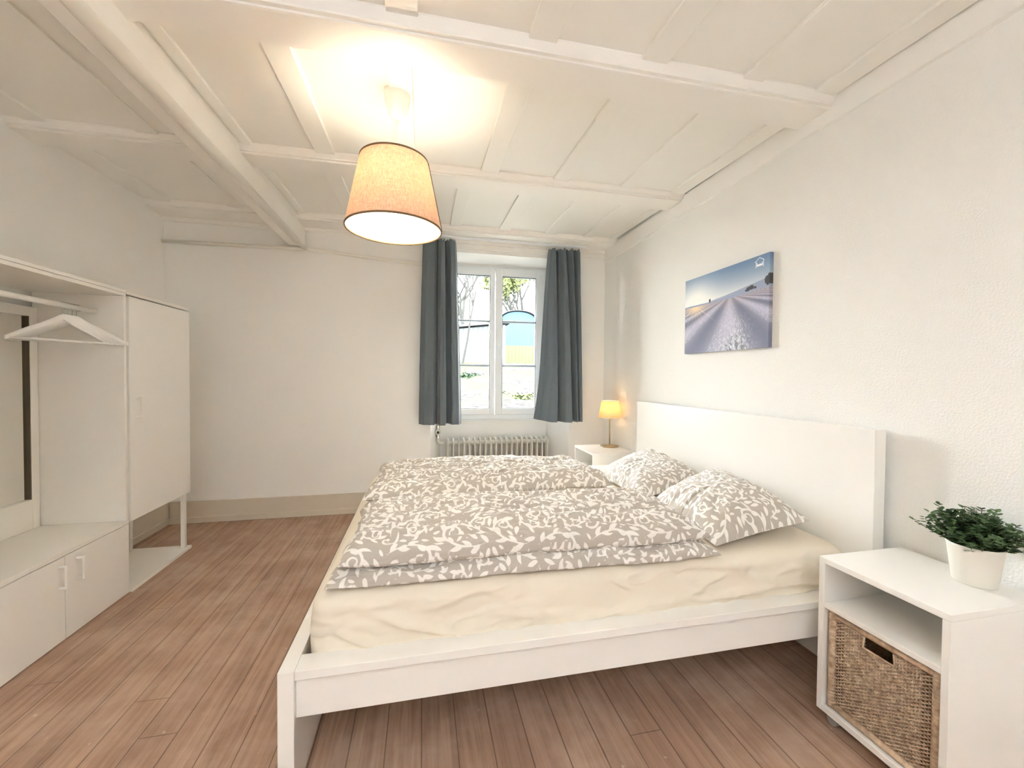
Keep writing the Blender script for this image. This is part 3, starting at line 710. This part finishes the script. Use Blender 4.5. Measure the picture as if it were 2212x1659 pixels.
def duvet(name, c, layers, label, seed, uvoff):
    """c: four plan corners foot-near, head-near, head-far, foot-far; layers: list of (z0, thickness, inset list)"""
    verts = []; sd = []; faces = []; k = 0
    for li_, (zb, th, grow) in enumerate(layers):
        nu, nv = 470, 240
        u = np.linspace(0, 1, nu)[:, None]*np.ones((1, nv)); v = np.linspace(0, 1, nv)[None, :]*np.ones((nu, 1))
        cc = [np.array(p)+np.array(g) for p, g in zip(c, grow)]
        X = (cc[0][0]*(1-u)+cc[1][0]*u)*(1-v)+(cc[3][0]*(1-u)+cc[2][0]*u)*v
        Y = (cc[0][1]*(1-u)+cc[1][1]*u)*(1-v)+(cc[3][1]*(1-u)+cc[2][1]*u)*v
        # edges pulled in between the corners
        pull_ = .022*np.sin(PI*u)**.6
        Y = Y+np.where(v < .5, 1, -1)*pull_*np.abs(1-2*v)**3
        Y = Y+fbm(u*6+seed, v*1, seed+3)*.03*np.abs(1-2*v)
        X = X+(.5-u)*2*.02*np.sin(PI*v)*np.abs(1-2*u)**3+fbm(v*6, u+seed, seed+8)*.02
        e = (1-np.abs(2*u-1)**12)**.5*(1-np.abs(2*v-1)**6.0)**.5
        puff = .78+.50*fbm(u*2.6+seed*3, v*1.7+seed, seed, 3)+.10*np.sin(u*7+seed+v*2)
        wr = (1-np.abs(fbm(u*5+v*1.5, v*13+fbm(u*4, v*3, seed+2)*5, seed+1, 4))*5)
        top = zb+th*.30+ e*(th*.70*puff+ .30*th*.5) + e*.010*1.5*np.clip(wr, -1, 1)+e*.02*fbm(u*22+v*10, v*14, seed+5, 3)
        bot = zb+th*.30*(1-e)+.0*u
        dxm = float(np.linalg.norm(cc[1]-cc[0])); dym = float(np.linalg.norm(cc[3]-cc[0]))
        for surf, flip, mir_ in ((top, False, 1), (bot, True, -1)):
            P = np.stack([X, Y, surf], -1)
            # arc length across the rounded near edge keeps the print from stretching
            dv = np.sqrt(np.diff(Y, axis=1)**2+np.diff(surf, axis=1)**2); av = np.concatenate([np.zeros((nu, 1)), np.cumsum(dv, 1)], 1)
            s = print_sdf(u*dxm+uvoff[0]+li_*.13, av*mir_+uvoff[1]+li_*.21)
            verts.append(P.reshape(-1, 3)); sd.append(s.reshape(-1))
            idx = np.arange(nu*nv).reshape(nu, nv)+k; k += nu*nv
            F = np.stack([idx[:-1, :-1], idx[1:, :-1], idx[1:, 1:], idx[:-1, 1:]], -1).reshape(-1, 4)
            if flip: F = F[:, ::-1]
            faces.append(F)
    V = np.concatenate(verts); F = np.concatenate(faces); A = np.concatenate(sd)
    me = bpy.data.meshes.new(name); me.vertices.add(len(V)); me.vertices.foreach_set('co', V.reshape(-1).astype(np.float32))
    me.loops.add(len(F)*4); me.loops.foreach_set('vertex_index', F.reshape(-1).astype(np.int32))
    me.polygons.add(len(F)); me.polygons.foreach_set('loop_start', np.arange(0, len(F)*4, 4, dtype=np.int32)); me.polygons.foreach_set('loop_total', np.full(len(F), 4, dtype=np.int32))
    me.update(calc_edges=True); me.polygons.foreach_set('use_smooth', np.ones(len(F), dtype=bool)); me.materials.append(M['print'])
    at = me.attributes.new('print', 'FLOAT', 'POINT'); at.data.foreach_set('value', A.astype(np.float32))
    o = bpy.data.objects.new(name, me); C.objects.link(o); tag(o, label, 'duvet', 'folded patterned duvets'); return o
duvet('duvet', [(-.285, 1.300), (1.035, 1.290), (1.060, 1.83), (-.27, 1.87)],
      [(.530, .066, [(-.005, -.005), (.02, -.03), (0, 0), (0, 0)]), (.577, .096, [(.03, .012), (.0, .0), (0, 0), (.01, -.02)])],
      'folded taupe duvet with white scroll print on the near half of the bed', 4, (.05, .1))
duvet('duvet', [(-.285, 2.00), (1.015, 2.04), (1.0, 2.62), (-.27, 2.70)],
      [(.530, .060, [(.0, .0), (.015, -.0), (0, 0), (0, 0)]), (.577, .098, [(.01, .0), (.0, .0), (0, 0), (.01, -.02)])],
      'folded taupe duvet with white scroll print on the window side of the bed', 9, (.2, .27))
def pillow(name, c, label, seed, bul, uvoff):
    """c: four 3-D corners: foot-near, head-near, head-far, foot-far"""
    nu, nv = 230, 230; u = np.linspace(0, 1, nu)[:, None]*np.ones((1, nv)); v = np.linspace(0, 1, nv)[None, :]*np.ones((nu, 1))
    c = [np.array(p, float) for p in c]
    base = ((c[0][None, None]*(1-u[..., None])+c[1][None, None]*u[..., None])*(1-v[..., None])+(c[3][None, None]*(1-u[..., None])+c[2][None, None]*u[..., None])*v[..., None])
    n = np.cross(c[1]-c[0], c[3]-c[0]); n = n/np.linalg.norm(n)
    ctr = sum(c)/4
    inw = .026*(np.sin(PI*u)**1.2*np.abs(1-2*v)**3+np.sin(PI*v)**1.2*np.abs(1-2*u)**3)
    base = base+(ctr-base)*(inw[..., None]*2.0)
    e = (np.clip(1-np.abs(2*u-1)**2.6, 0, 1)**.52)*(np.clip(1-np.abs(2*v-1)**2.6, 0, 1)**.52)
    wr = fbm(u*4, v*4, seed, 4)
    rad_ = fbm(np.arctan2(v-.5, u-.5)*4+10, np.hypot(u-.5, v-.5)*2, seed+2, 3)*np.hypot(u-.5, v-.5)
    top = base+n*(e*(bul*1.65*(1+.3*wr)+rad_*.09))[..., None]
    bot = base-n*(e*bul*.45)[..., None]
    lx = np.linalg.norm(c[1]-c[0]); ly = np.linalg.norm(c[3]-c[0])
    s1 = print_sdf(u*lx+uvoff[0], v*ly+uvoff[1]); s2 = print_sdf(u*lx+.1, v*ly+.3)
    V = np.concatenate([top.reshape(-1, 3), bot.reshape(-1, 3)]); idx = np.arange(nu*nv).reshape(nu, nv)
    F1 = np.stack([idx[:-1, :-1], idx[1:, :-1], idx[1:, 1:], idx[:-1, 1:]], -1).reshape(-1, 4); F = np.concatenate([F1, F1[:, ::-1]+nu*nv])
    me = bpy.data.meshes.new(name); me.vertices.add(len(V)); me.vertices.foreach_set('co', V.reshape(-1).astype(np.float32))
    me.loops.add(len(F)*4); me.loops.foreach_set('vertex_index', F.reshape(-1).astype(np.int32))
    me.polygons.add(len(F)); me.polygons.foreach_set('loop_start', np.arange(0, len(F)*4, 4, dtype=np.int32)); me.polygons.foreach_set('loop_total', np.full(len(F), 4, dtype=np.int32))
    me.update(calc_edges=True); me.polygons.foreach_set('use_smooth', np.ones(len(F), dtype=bool)); me.materials.append(M['print'])
    at = me.attributes.new('print', 'FLOAT', 'POINT'); at.data.foreach_set('value', np.concatenate([s1.reshape(-1), s2.reshape(-1)]).astype(np.float32))
    o = bpy.data.objects.new(name, me); C.objects.link(o); tag(o, label, 'pillow', 'patterned pillows'); return o
pillow('pillow', [(1.085, 1.335, .555), (1.575, 1.385, .60), (1.625, 2.02, .665), (1.115, 1.845, .56)], 'taupe scroll-print pillow on the near side, in front of the headboard', 2, .062, (.1, .02))
pillow('pillow', [(1.11, 1.93, .555), (1.60, 2.03, .60), (1.60, 2.66, .66), (1.10, 2.47, .56)], 'taupe scroll-print pillow on the window side of the headboard', 6, .058, (.31, .16))

# ------------------------------------------------------------------ nightstands and baskets
def nightstand(x0, x1, y0, y1, zt, label, casters=True):
    r = thing('nightstand', ((x0+x1)/2, (y0+y1)/2, 0), label, 'nightstand', 'white cube nightstands')
    zb = .045; t = .019; P_ = lambda n, *a: pbox(n, 'lacquer', r, *a)
    P_('top_panel', x0, x1, y0, y1, zt-t, zt)
    P_('side_panel', x0+.0005, x1, y0, y0+t, zb, zt-t-.0003); P_('side_panel', x0+.0005, x1, y1-t, y1, zb, zt-t-.0003)
    P_('bottom_panel', x0+.001, x1, y0+t+.0003, y1-t-.0003, zb, zb+t)
    P_('shelf', x0+.002, x1-.01, y0+t+.0003, y1-t-.0003, .405, .422)
    P_('back_panel', x1-.008, x1-.001, y0+t+.0003, y1-t-.0003, zb+t, zt-t-.0003)
    cx, cy = (x0+x1)/2, (y0+y1)/2
    for sx in (x0+.035, x1-.035):
        for sy in (y0+.035, y1-.035):
            mb = MB(); mb.tube([(sx-cx-.008, sy-cy, .018), (sx-cx+.008, sy-cy, .018)], .018, 16).tube([(sx-cx, sy-cy, .018), (sx-cx, sy-cy, zb)], .006, 8).box(sx-cx-.013, sx-cx+.013, sy-cy-.014, sy-cy+.014, .036, .0448)
            mb.build('caster', 'caster', r)
    return r
nightstand(1.350, 1.716, .788, 1.152, .576, 'white nightstand at the near side of the bed, with the plant on top')
nightstand(1.335, 1.700, 3.055, 3.465, .574, 'white nightstand in the far corner, with the small lit lamp on top')
def basket(x0, x1, y0, y1, z0, z1, label, hole=True, rows=54):
    cx, cy = (x0+x1)/2, (y0+y1)/2
    r = thing('wicker_basket', (cx, cy, z0), label, 'basket')
    W = y1-y0; H = z1-z0; hx = (x1-x0)/2
    # rim and corner rods
    fr = MB()
    for z in (.010, H-.012):
        fr.tube([(-hx+.004, -W/2+.012, z), (-hx+.004, W/2-.012, z)], .010, 10)
    for yy in (-W/2+.012, W/2-.012): fr.tube([(-hx+.004, yy, .004), (-hx+.004, yy, H-.004)], .011, 10)
    # wrapped look on the frame
    for yy in (-W/2+.012, W/2-.012):
        for i in range(int(H/.011)):
            fr.lathe([(.0112, .008+i*.011), (.0124, .012+i*.011), (.0112, .016+i*.011)], -hx+.004, yy, 10)
    fr.build('frame', 'wicker', r, smooth=True)
    inner = MB(); t = .006
    inner.box(-hx+.02, hx, -W/2+.008, -W/2+.008+t, .01, H-.01).box(-hx+.02, hx, W/2-.008-t, W/2-.008, .01, H-.01).box(hx-t, hx, -W/2+.014, W/2-.014, .01, H-.01).box(-hx+.02, hx, -W/2+.014, W/2-.014, .004, .012)
    inner.build('side_wall', 'wicker', r)
    # woven front
    wv = MB(); ya, yb_ = -W/2+.022, W/2-.022; slot = .032
    stakes = np.linspace(ya+slot, yb_-slot, 25)
    hy0, hy1, hz0, hz1 = -.040, .044, H-.062, H-.026
    for i, sy in enumerate(stakes):
        if hole and hy0 < sy < hy1: wv.tube([(-hx+.006, sy, .012), (-hx+.006, sy, hz0)], .0021, 6)
        else: wv.tube([(-hx+.006, sy, .012), (-hx+.006, sy, H-.015)], .0021, 6)
    dz = (H-.044)/rows; sp = stakes[1]-stakes[0]
    rg = random.Random(5)
    for k in range(rows):
        z = .022+k*dz; ph = PI if k % 2 else 0
        def seg(a, c):
            n = max(4, int((c-a)/(sp/3))); pts = []
            for i in range(n+1):
                y = a+(c-a)*i/n; d = .0036*math.sin((y-stakes[0])/sp*PI+PI/2+ph)
                pts.append((-hx+.006-d, y, z+rg.uniform(-.0006, .0006)))
            wv.tube(pts, dz*.42*rg.uniform(.85, 1.1), 5, cap=False)
        if hole and hz0-.004 < z < hz1+.002: seg(ya-.006, hy0); seg(hy1, yb_+.006)
        else: seg(ya-.006, yb_+.006)
    if hole:
        wv.tube([(-hx+.002, hy0, hz1), (-hx+.002, hy0-.002, hz0), (-hx+.002, hy1+.002, hz0), (-hx+.002, hy1, hz1)], .0035, 8)
        for i in range(20): wv.tube([(-hx+.008, hy0, hz1+.002), (-hx+.008, hy1, hz1+.002)], .004, 6) if i == 0 else None
    wv.build('woven_front', 'wicker', r, smooth=True)
    return r
basket(1.368, 1.70, .812, 1.128, .066, .400, 'woven wicker basket with a handle slot in the near nightstand')
basket(1.352, 1.68, 3.080, 3.440, .066, .400, 'woven wicker basket in the far corner nightstand, mostly hidden by the bed', True, 40)

# ------------------------------------------------------------------ potted plant
pp = thing('potted_plant', (1.640, .905, .5765), 'small leafy green plant in a white pot on the near nightstand', 'plant')
pr = [(0, .0), (.046, 0), (.049, .003), (.0615, .110), (.0635, .112), (.0635, .118), (.0600, .118), (.0585, .105), (.056, .095)]
MB().lathe(pr, n=48).build('pot', 'pot', pp, smooth=True)
MB().lathe([(.0001, .100), (.057, .098)], n=32).build('soil', 'soil', pp)
R = random.Random(21); lf = MB(); st = MB()
for i in range(150):
    a = R.uniform(0, 2*PI); tilt = R.uniform(.05, 1.12)**.8; L = R.uniform(.085, .125)*(1.0 if tilt < .7 else 1.05)
    p = Vector((R.uniform(-.035, .035), R.uniform(-.035, .035), .100)); d = Vector((math.cos(a)*math.sin(tilt), math.sin(a)*math.sin(tilt), math.cos(tilt)*.85)).normalized()
    pts = [p.copy()]; n = 9
    for k in range(n):
        d = (d+Vector((R.uniform(-.12, .12), R.uniform(-.12, .12), R.uniform(-.05, .06)))).normalized(); p = p+d*L/n; 
        if p.x > .080: p.x = .080
        pts.append(p.copy())
    st.tube(pts, .0009, 4, cap=False)
    for k in range(2, n+1):
        for s_ in range(3):
            az = R.uniform(0, 2*PI); q_ = pts[k]+Vector((R.uniform(-.004, .004), R.uniform(-.004, .004), R.uniform(-.004, .004)))
            nrm = Vector((math.cos(az), math.sin(az), R.uniform(-.2, .9))).normalized(); side_ = nrm.cross(Vector((0, 0, 1))).normalized(); upv = side_.cross(nrm)
            l_ = R.uniform(.012, .018); w_ = l_*.42
            if q_.x+l_ > .086: continue
            ps = [q_, q_+nrm*l_*.35+side_*w_+upv*.001, q_+nrm*l_*.75+side_*w_*.8, q_+nrm*l_, q_+nrm*l_*.75-side_*w_*.8, q_+nrm*l_*.35-side_*w_+upv*.001, q_+nrm*l_*.5-upv*.0015]
            lf.add(ps, [(0, 1, 6), (1, 2, 6), (2, 3, 6), (3, 4, 6), (4, 5, 6), (5, 0, 6)])
fo = lf.build('foliage', 'leaf', pp); fo['kind'] = 'stuff'
so = st.build('stems', 'stem', pp); so['kind'] = 'stuff'

# ------------------------------------------------------------------ table lamp
tl = thing('table_lamp', (1.615, 3.345, .5745), 'small lit table lamp with a cream shade and brass-toned stem', 'lamp')
MB().lathe([(0.0001, 0), (.078, 0), (.080, .004), (.078, .010), (.02, .014), (.008, .020), (.0001, .020)], n=48).build('base', 'metal', tl, smooth=True)
MB().tube([(0, 0, .015), (0, 0, .30)], .0055, 14).build('stem', 'metal', tl, smooth=True)
prof = [(.073+.027*i/8, .402-.145*i/8) for i in range(9)]
s_ = MB().lathe(prof, n=64).build('lamp_shade', 'cream_shade', tl, smooth=True)
for a, c in (prof[0], prof[-1]): MB().lathe([(a-.001, c-.002), (a+.001, c-.002), (a+.001, c+.002), (a-.001, c+.002)], n=64, closed=True).build('rim', 'canopy', s_, smooth=True)
sp = MB()
for a in (0, 2*PI/3, 4*PI/3): sp.tube([(.012*math.cos(a), .012*math.sin(a), .375), (.072*math.cos(a), .072*math.sin(a), .400)], .001, 5)
sp.build('spider', 'wire', s_)
MB().lathe([(.0001, .31), (.014, .31), (.014, .27), (.0001, .27)], n=20).build('lamp_holder', 'canopy', tl)
MB().lathe([(.010, .31), (.012, .318), (.020, .335), (.021, .345), (.014, .362), (.0001, .368)], n=20).build('bulb', 'bulb2', tl, smooth=True)

# ------------------------------------------------------------------ canvas print of a lavender field
def painting():
    y0_, y1_, z0_, z1_, xw = 1.752, 2.430, 1.347, 1.827, XR
    r = thing('canvas_print', (xw-.011, (y0_+y1_)/2, (z0_+z1_)/2), 'canvas print of a lavender field at sunrise on the wall above the headboard', 'picture')
    nx, nz = 420, 300
    u = np.linspace(0, 1, nx)[:, None]*np.ones((1, nz)); v = np.linspace(0, 1, nz)[None, :]*np.ones((nx, 1))  # v: 0 top
    def mixc(a, b_, t): t = np.clip(t, 0, 1)[..., None]; return a*(1-t)+np.array(b_, float)*t
    hz = .375
    col = np.zeros((nx, nz, 3)); col[:] = (110, 138, 174)
    col = mixc(col, (236, 238, 236), (v/hz)**1.3*1.02)
    sun = np.exp(-(((u-.155)/.26)**2+((v-hz)/.30)**2)); col = mixc(col, (255, 255, 250), sun*1.15)
    # hills
    ridge = hz-.005-.115*np.clip((u-.28)/.72, 0, 1)**1.1+fbm(u*7, u*0, 3)*.02
    far = (v > ridge) & (v < hz+.03); hc = mixc(np.ones_like(col)*np.array((156, 166, 192.)), (224, 222, 222), np.exp(-((u-.2)/.25)**2))
    col = np.where(far[..., None], hc, col)
    ridge2 = hz-.01-.05*np.clip((u-.45)/.55, 0, 1)+fbm(u*9, u*0, 8)*.012
    col = np.where(((v > ridge2) & (v < hz+.03))[..., None], np.array((158, 168, 194.)), col)
    # field with rows converging
    hl = hz+.012-.03*np.clip((u-.6)/.4, 0, 1)
    fld = v > hl; vx, vy = .60, hz-.03
    dv = np.maximum(v-vy, .004); ang = (u-vx)/dv
    row = np.sin(ang*4.3+.2+PI/2); dist = np.clip((v-hl)/(1-hz), 0, 1)
    fc = mixc(np.ones_like(col)*np.array((122, 126, 148.)), (190, 188, 208), row*.5+.5)
    tex = vnoise(u*190, v*90, 4)*.6+vnoise(u*90, v*40, 5)*.4
    fc = mixc(fc, (222, 220, 228), (row > -.1)*np.clip(tex-.42, 0, 1)*1.6*(.35+dist))
    fc = mixc(fc, (74, 88, 92), np.exp(-((u-.66)/.13)**2)*np.clip(dist-.55, 0, 1)*2*(vnoise(u*80, v*30, 6) > .52)*.8)
    fc = mixc(fc, (232, 236, 236), np.exp(-((u-.64)/.16)**2)*np.clip(dist-.3, 0, 1)*1.6*(vnoise(u*140, v*50, 16) > .66))
    fc = mixc(fc, (188, 170, 170), np.clip(1-dist*5, 0, 1)*.5)
    fc = mixc(fc, (250, 222, 180), np.exp(-(((u-.155)/.13)**2+((v-hl)/.09)**2))*.9)
    for a in (-1.0, -.62, -.28, .06, .36, .66, 1.0):
        d = np.abs((u-.155)*math.cos(a)*1.41-(v-hz)*math.sin(a)); fc = mixc(fc, (252, 226, 186), np.exp(-(d/.006)**2)*np.clip(1-dist*2.6, 0, 1)*.8)
    col = np.where(fld[..., None], fc, col)
    # trees
    for (tx, tz, ra, rb_) in ((.80, hz-.045, .022, .026), (.83, hz-.052, .02, .028), (.775, hz-.033, .012, .014), (.865, hz-.042, .016, .012), (.985, hz-.085, .03, .05), (1.0, hz-.11, .02, .05), (.352, hz-.025, .011, .022)):
        d = ((u-tx)/ra)**2+((v-tz)/rb_)**2+fbm(u*60, v*60, 2)*1.4; col = np.where((d < 1)[..., None], np.array((70, 70, 72.)), col)
    dd = (np.abs(u-.352) < .002) & (v > hz-.02) & (v < hz+.012); col = np.where(dd[..., None], np.array((80, 78, 80.)), col)
    # small white house mark near the upper right corner
    lx, lz = .905, .075
    def line(ax, az, bx_, bz, w_):
        A = np.stack([(u-ax)*1.41, v-az], -1); Bv = np.array([(bx_-ax)*1.41, bz-az]); t = np.clip((A@Bv)/(Bv@Bv), 0, 1); return np.hypot(A[..., 0]-t*Bv[0], A[..., 1]-t*Bv[1]) < w_
    mk = line(lx-.045, lz-.012, lx, lz-.052, .0032) | line(lx, lz-.052, lx+.045, lz-.012, .0032) | line(lx-.036, lz-.012, lx-.036, lz+.052, .0032) | line(lx+.036, lz-.012, lx+.036, lz+.052, .0032)
    mk |= (np.abs(u-lx) < .029) & (v > lz+.018) & (v < lz+.040); mk |= (np.abs(u-lx+.026) < .004) & (v > lz-.002) & (v < lz+.04); mk |= (np.abs(u-lx-.026) < .004) & (v > lz+.004) & (v < lz+.04)
    col = np.where(mk[..., None], np.array((246, 248, 252.)), col)
    lc = col/255; lc = np.where(lc <= .04045, lc/12.92, ((lc+.055)/1.055)**2.4)
    W, H = y1_-y0_, z1_-z0_
    P = np.stack([np.full_like(u, -.0112), W/2-u*W, H/2-v*H], -1)
    M['canvas'] = m = bpy.data.materials.new('printed_canvas'); m.use_nodes = True; nt = m.node_tree; b = nt.nodes['Principled BSDF']
    at = nt.nodes.new('ShaderNodeAttribute'); at.attribute_name = 'ink'; nt.links.new(at.outputs['Color'], b.inputs['Base Color']); b.inputs['Roughness'].default_value = .7
    o = grid_obj('printed_face', P, 'canvas', r, smooth=False)
    ca = o.data.attributes.new('ink', 'FLOAT_COLOR', 'POINT'); c4 = np.ones((nx*nz, 4), np.float32); c4[:, :3] = lc.reshape(-1, 3); ca.data.foreach_set('color', c4.reshape(-1))
    # wrapped edges continue the picture
    def edge(name, ia, P_):
        cc = lc[ia].reshape(-1, 3); e = grid_obj('wrapped_edge', P_, 'canvas', r, smooth=False)
        ca = e.data.attributes.new('ink', 'FLOAT_COLOR', 'POINT'); n_ = len(cc); c4 = np.ones((2*n_, 4), np.float32); c4[:n_, :3] = cc; c4[n_:, :3] = cc; ca.data.foreach_set('color', c4.reshape(-1))
    zz = H/2-np.linspace(0, 1, nz)*H; ysv = W/2-np.linspace(0, 1, nx)*W
    dk = lc.copy()
    edge('e', (nx-1, slice(None)), np.stack([np.stack([np.full(nz, -.0112), np.full(nz, -W/2), zz], -1), np.stack([np.full(nz, .0105), np.full(nz, -W/2), zz], -1)]))
    edge('e', (0, slice(None)), np.stack([np.stack([np.full(nz, -.0112), np.full(nz, W/2), zz], -1), np.stack([np.full(nz, .0105), np.full(nz, W/2), zz], -1)]))
    edge('e', (slice(None), nz-1), np.stack([np.stack([np.full(nx, -.0112), ysv, np.full(nx, -H/2)], -1), np.stack([np.full(nx, .0105), ysv, np.full(nx, -H/2)], -1)]))
    edge('e', (slice(None), 0), np.stack([np.stack([np.full(nx, -.0112), ysv, np.full(nx, H/2)], -1), np.stack([np.full(nx, .0105), ysv, np.full(nx, H/2)], -1)]))
    B(-.0105, .0105, -W/2+.002, W/2-.002, -H/2+.002, H/2-.002).build('stretcher', 'cab', r)
painting()

# ------------------------------------------------------------------ outdoors
nu, nv = 80, 80; gu = np.linspace(-14, 34, nu)[:, None]*np.ones((1, nv)); gv = np.linspace(4.6, 60, nv)[None, :]*np.ones((nu, 1))
gz = -.25+np.clip((gv-5)/15, 0, 1)*2.0+np.clip((gv-20)/40, 0, 1)*1.2+fbm(gu*.5, gv*.5, 3)*.3
gz = gz+.0*gu
g = grid_obj('garden_ground', np.stack([gu, gv, gz], -1), 'ground'); g['kind'] = 'structure'
wg = thing('domed_wagon', (6.55, 28, 1.9), 'light blue wagon with a rounded roof seen through the right window sash', 'wagon')
n = 20; vs = []; arch = [(-1.25, 1.4), (-1.25, 3.05)]+[(-1.25*math.cos(PI*i/n), 3.05+.72*math.sin(PI*i/n)**.8) for i in range(1, n)]+[(1.25, 3.05), (1.25, 1.4)]
k = len(arch); vs = [(x, 0, z) for x, z in arch]+[(x, 5, z) for x, z in arch]
MB().add(vs, [tuple(range(k)), tuple(reversed(range(k, 2*k)))]+[(i, (i+1) % k, (i+1) % k+k, i+k) for i in range(k)]).build('body', 'blue', wg)
ra = [(x*1.05, z+.06) for x, z in arch[1:-1]]; k = len(ra); vs = [(x, -.15, z) for x, z in ra]+[(x, 5.1, z) for x, z in ra]+[(x, -.15, z+.05) for x, z in ra]+[(x, 5.1, z+.05) for x, z in ra]
MB().add(vs, [(i, i+1, i+1+k, i+k) for i in range(k-1)]+[(i+2*k, i+1+2*k, i+1+3*k, i+3*k) for i in range(k-1)]+[(i, i+1, i+1+2*k, i+2*k) for i in range(k-1)]).build('roof', 'roofing', wg)
MB().box(-1.25, 1.25, -.02, 5, 0, 1.4).build('lower_boarding', 'yellow', wg)
sh = thing('garden_shed', (3.0, 21, 1.7), 'pale grey-green board shed seen through the left window sash', 'shed')
MB().add([(-2.2, 0, -.6), (1.2, 0, -.6), (1.2, 0, 2.15), (-2.2, 0, 1.75), (-2.2, 3, -.6), (1.2, 3, -.6), (1.2, 3, 2.15), (-2.2, 3, 1.75)], [(0, 1, 2, 3), (4, 7, 6, 5), (0, 3, 7, 4), (1, 5, 6, 2), (3, 2, 6, 7), (0, 4, 5, 1)]).build('wall', 'teal', sh)
MB().add([(-2.5, -.3, 1.78), (1.5, -.3, 2.25), (1.5, 3.3, 2.25), (-2.5, 3.3, 1.78), (-2.5, -.3, 1.88), (1.5, -.3, 2.35), (1.5, 3.3, 2.35), (-2.5, 3.3, 1.88)], [(0, 1, 2, 3), (4, 7, 6, 5), (0, 4, 5, 1), (1, 5, 6, 2), (2, 6, 7, 3), (3, 7, 4, 0)]).build('roof', 'roofing', sh)
def tree(x, y, z, h, seed, label, leafy, lean=0, wob=.16, first=.38, thick=.011, ls=1.0):
    R = random.Random(seed); t = thing('tree', (x, y, z), label, 'tree', 'spring trees behind the garden')
    tr_ = MB(); lv = MB()
    def grow(p, d, L, r, depth):
        pts = [p.copy()]; n = 5
        for i in range(n):
            d = (d+Vector((R.uniform(-wob, wob), R.uniform(-wob, wob), .04))).normalized(); p = p+d*L/n; pts.append(p.copy())
        tr_.tube(pts, [r*(1-.45*i/n) for i in range(n+1)], 5, cap=False)
        if depth == 0 or r < .006:
            if leafy:
                for _ in range(leafy):
                    q_ = pts[R.randrange(1, n+1)]+Vector((R.uniform(-.25, .25), R.uniform(-.25, .25), R.uniform(-.25, .25))); s_ = R.uniform(.05, .09)*ls
                    a = R.uniform(0, 2*PI); e1 = Vector((math.cos(a), math.sin(a), R.uniform(-.6, .6)))*s_; e2 = Vector((-math.sin(a), math.cos(a)*.3, 1)).normalized()*s_*.7
                    lv.add([q_-e1, q_-e2, q_+e1, q_+e2], [(0, 1, 2, 3)])
            return
        for _ in range(R.choice((2, 3, 3))):
            nd = (d+Vector((R.uniform(-.8, .8), R.uniform(-.5, .5), R.uniform(-.15, .6)))).normalized(); grow(pts[R.randrange(3, n+1)], nd, L*R.uniform(.6, .8), r*.58, depth-1)
    grow(Vector((0, 0, 0)), Vector((lean, 0, 1)).normalized(), h*first, h*thick, 4)
    tr_.build('trunk', 'bark', t)
    if leafy: f_ = lv.build('foliage', 'bud', t); f_['kind'] = 'stuff'
tree(1.75, 19.6, 1.3, 8.0, 4, 'slim bare leaning tree in front of the pale shed, left sash', 0, .24, .05, .5, .0075)
tree(3.3, 27, 2.0, 11.0, 8, 'bare tree behind the pale shed, left sash', 0, -.1, .16, .33, .020)
tree(8.1, 35.5, 2.3, 12, 5, 'budding yellow-green tree rising behind the left of the blue wagon roof', 22, 0, .16, .33, .022, 2.6)
tree(9.6, 38, 2.4, 13, 6, 'budding tree rising behind the right of the blue wagon roof', 22, 0, .16, .33, .022, 2.6)
def shrub(x, y, z, rad_, label, seed, m_, sq=.6):
    R = random.Random(seed); mb = MB()
    for _ in range(900):
        a = R.uniform(0, 2*PI); el = R.uniform(-.2, 1); r_ = rad_*R.uniform(.5, 1)*(1+.25*math.sin(a*3))
        q_ = Vector((math.cos(a)*math.cos(el)*r_, math.sin(a)*math.cos(el)*r_, abs(math.sin(el))*r_*sq+.02)); s_ = R.uniform(.03, .06)
        b_ = R.uniform(0, 2*PI); e1 = Vector((math.cos(b_), math.sin(b_), .4))*s_; e2 = Vector((-math.sin(b_), math.cos(b_), .7))*s_*.6
        mb.add([q_-e1, q_-e2, q_+e1, q_+e2], [(0, 1, 2, 3)])
    o = mb.build('shrub', m_); o.location = (x, y, z); tag(o, label, 'shrub')
shrub(1.45, 16, 1.0, .9, 'low green ivy patch on the slope, left sash', 3, 'ivy', .35)
shrub(2.75, 11.5, .5, .7, 'yellow-green undergrowth on the slope, lower right sash', 5, 'bud', .3)
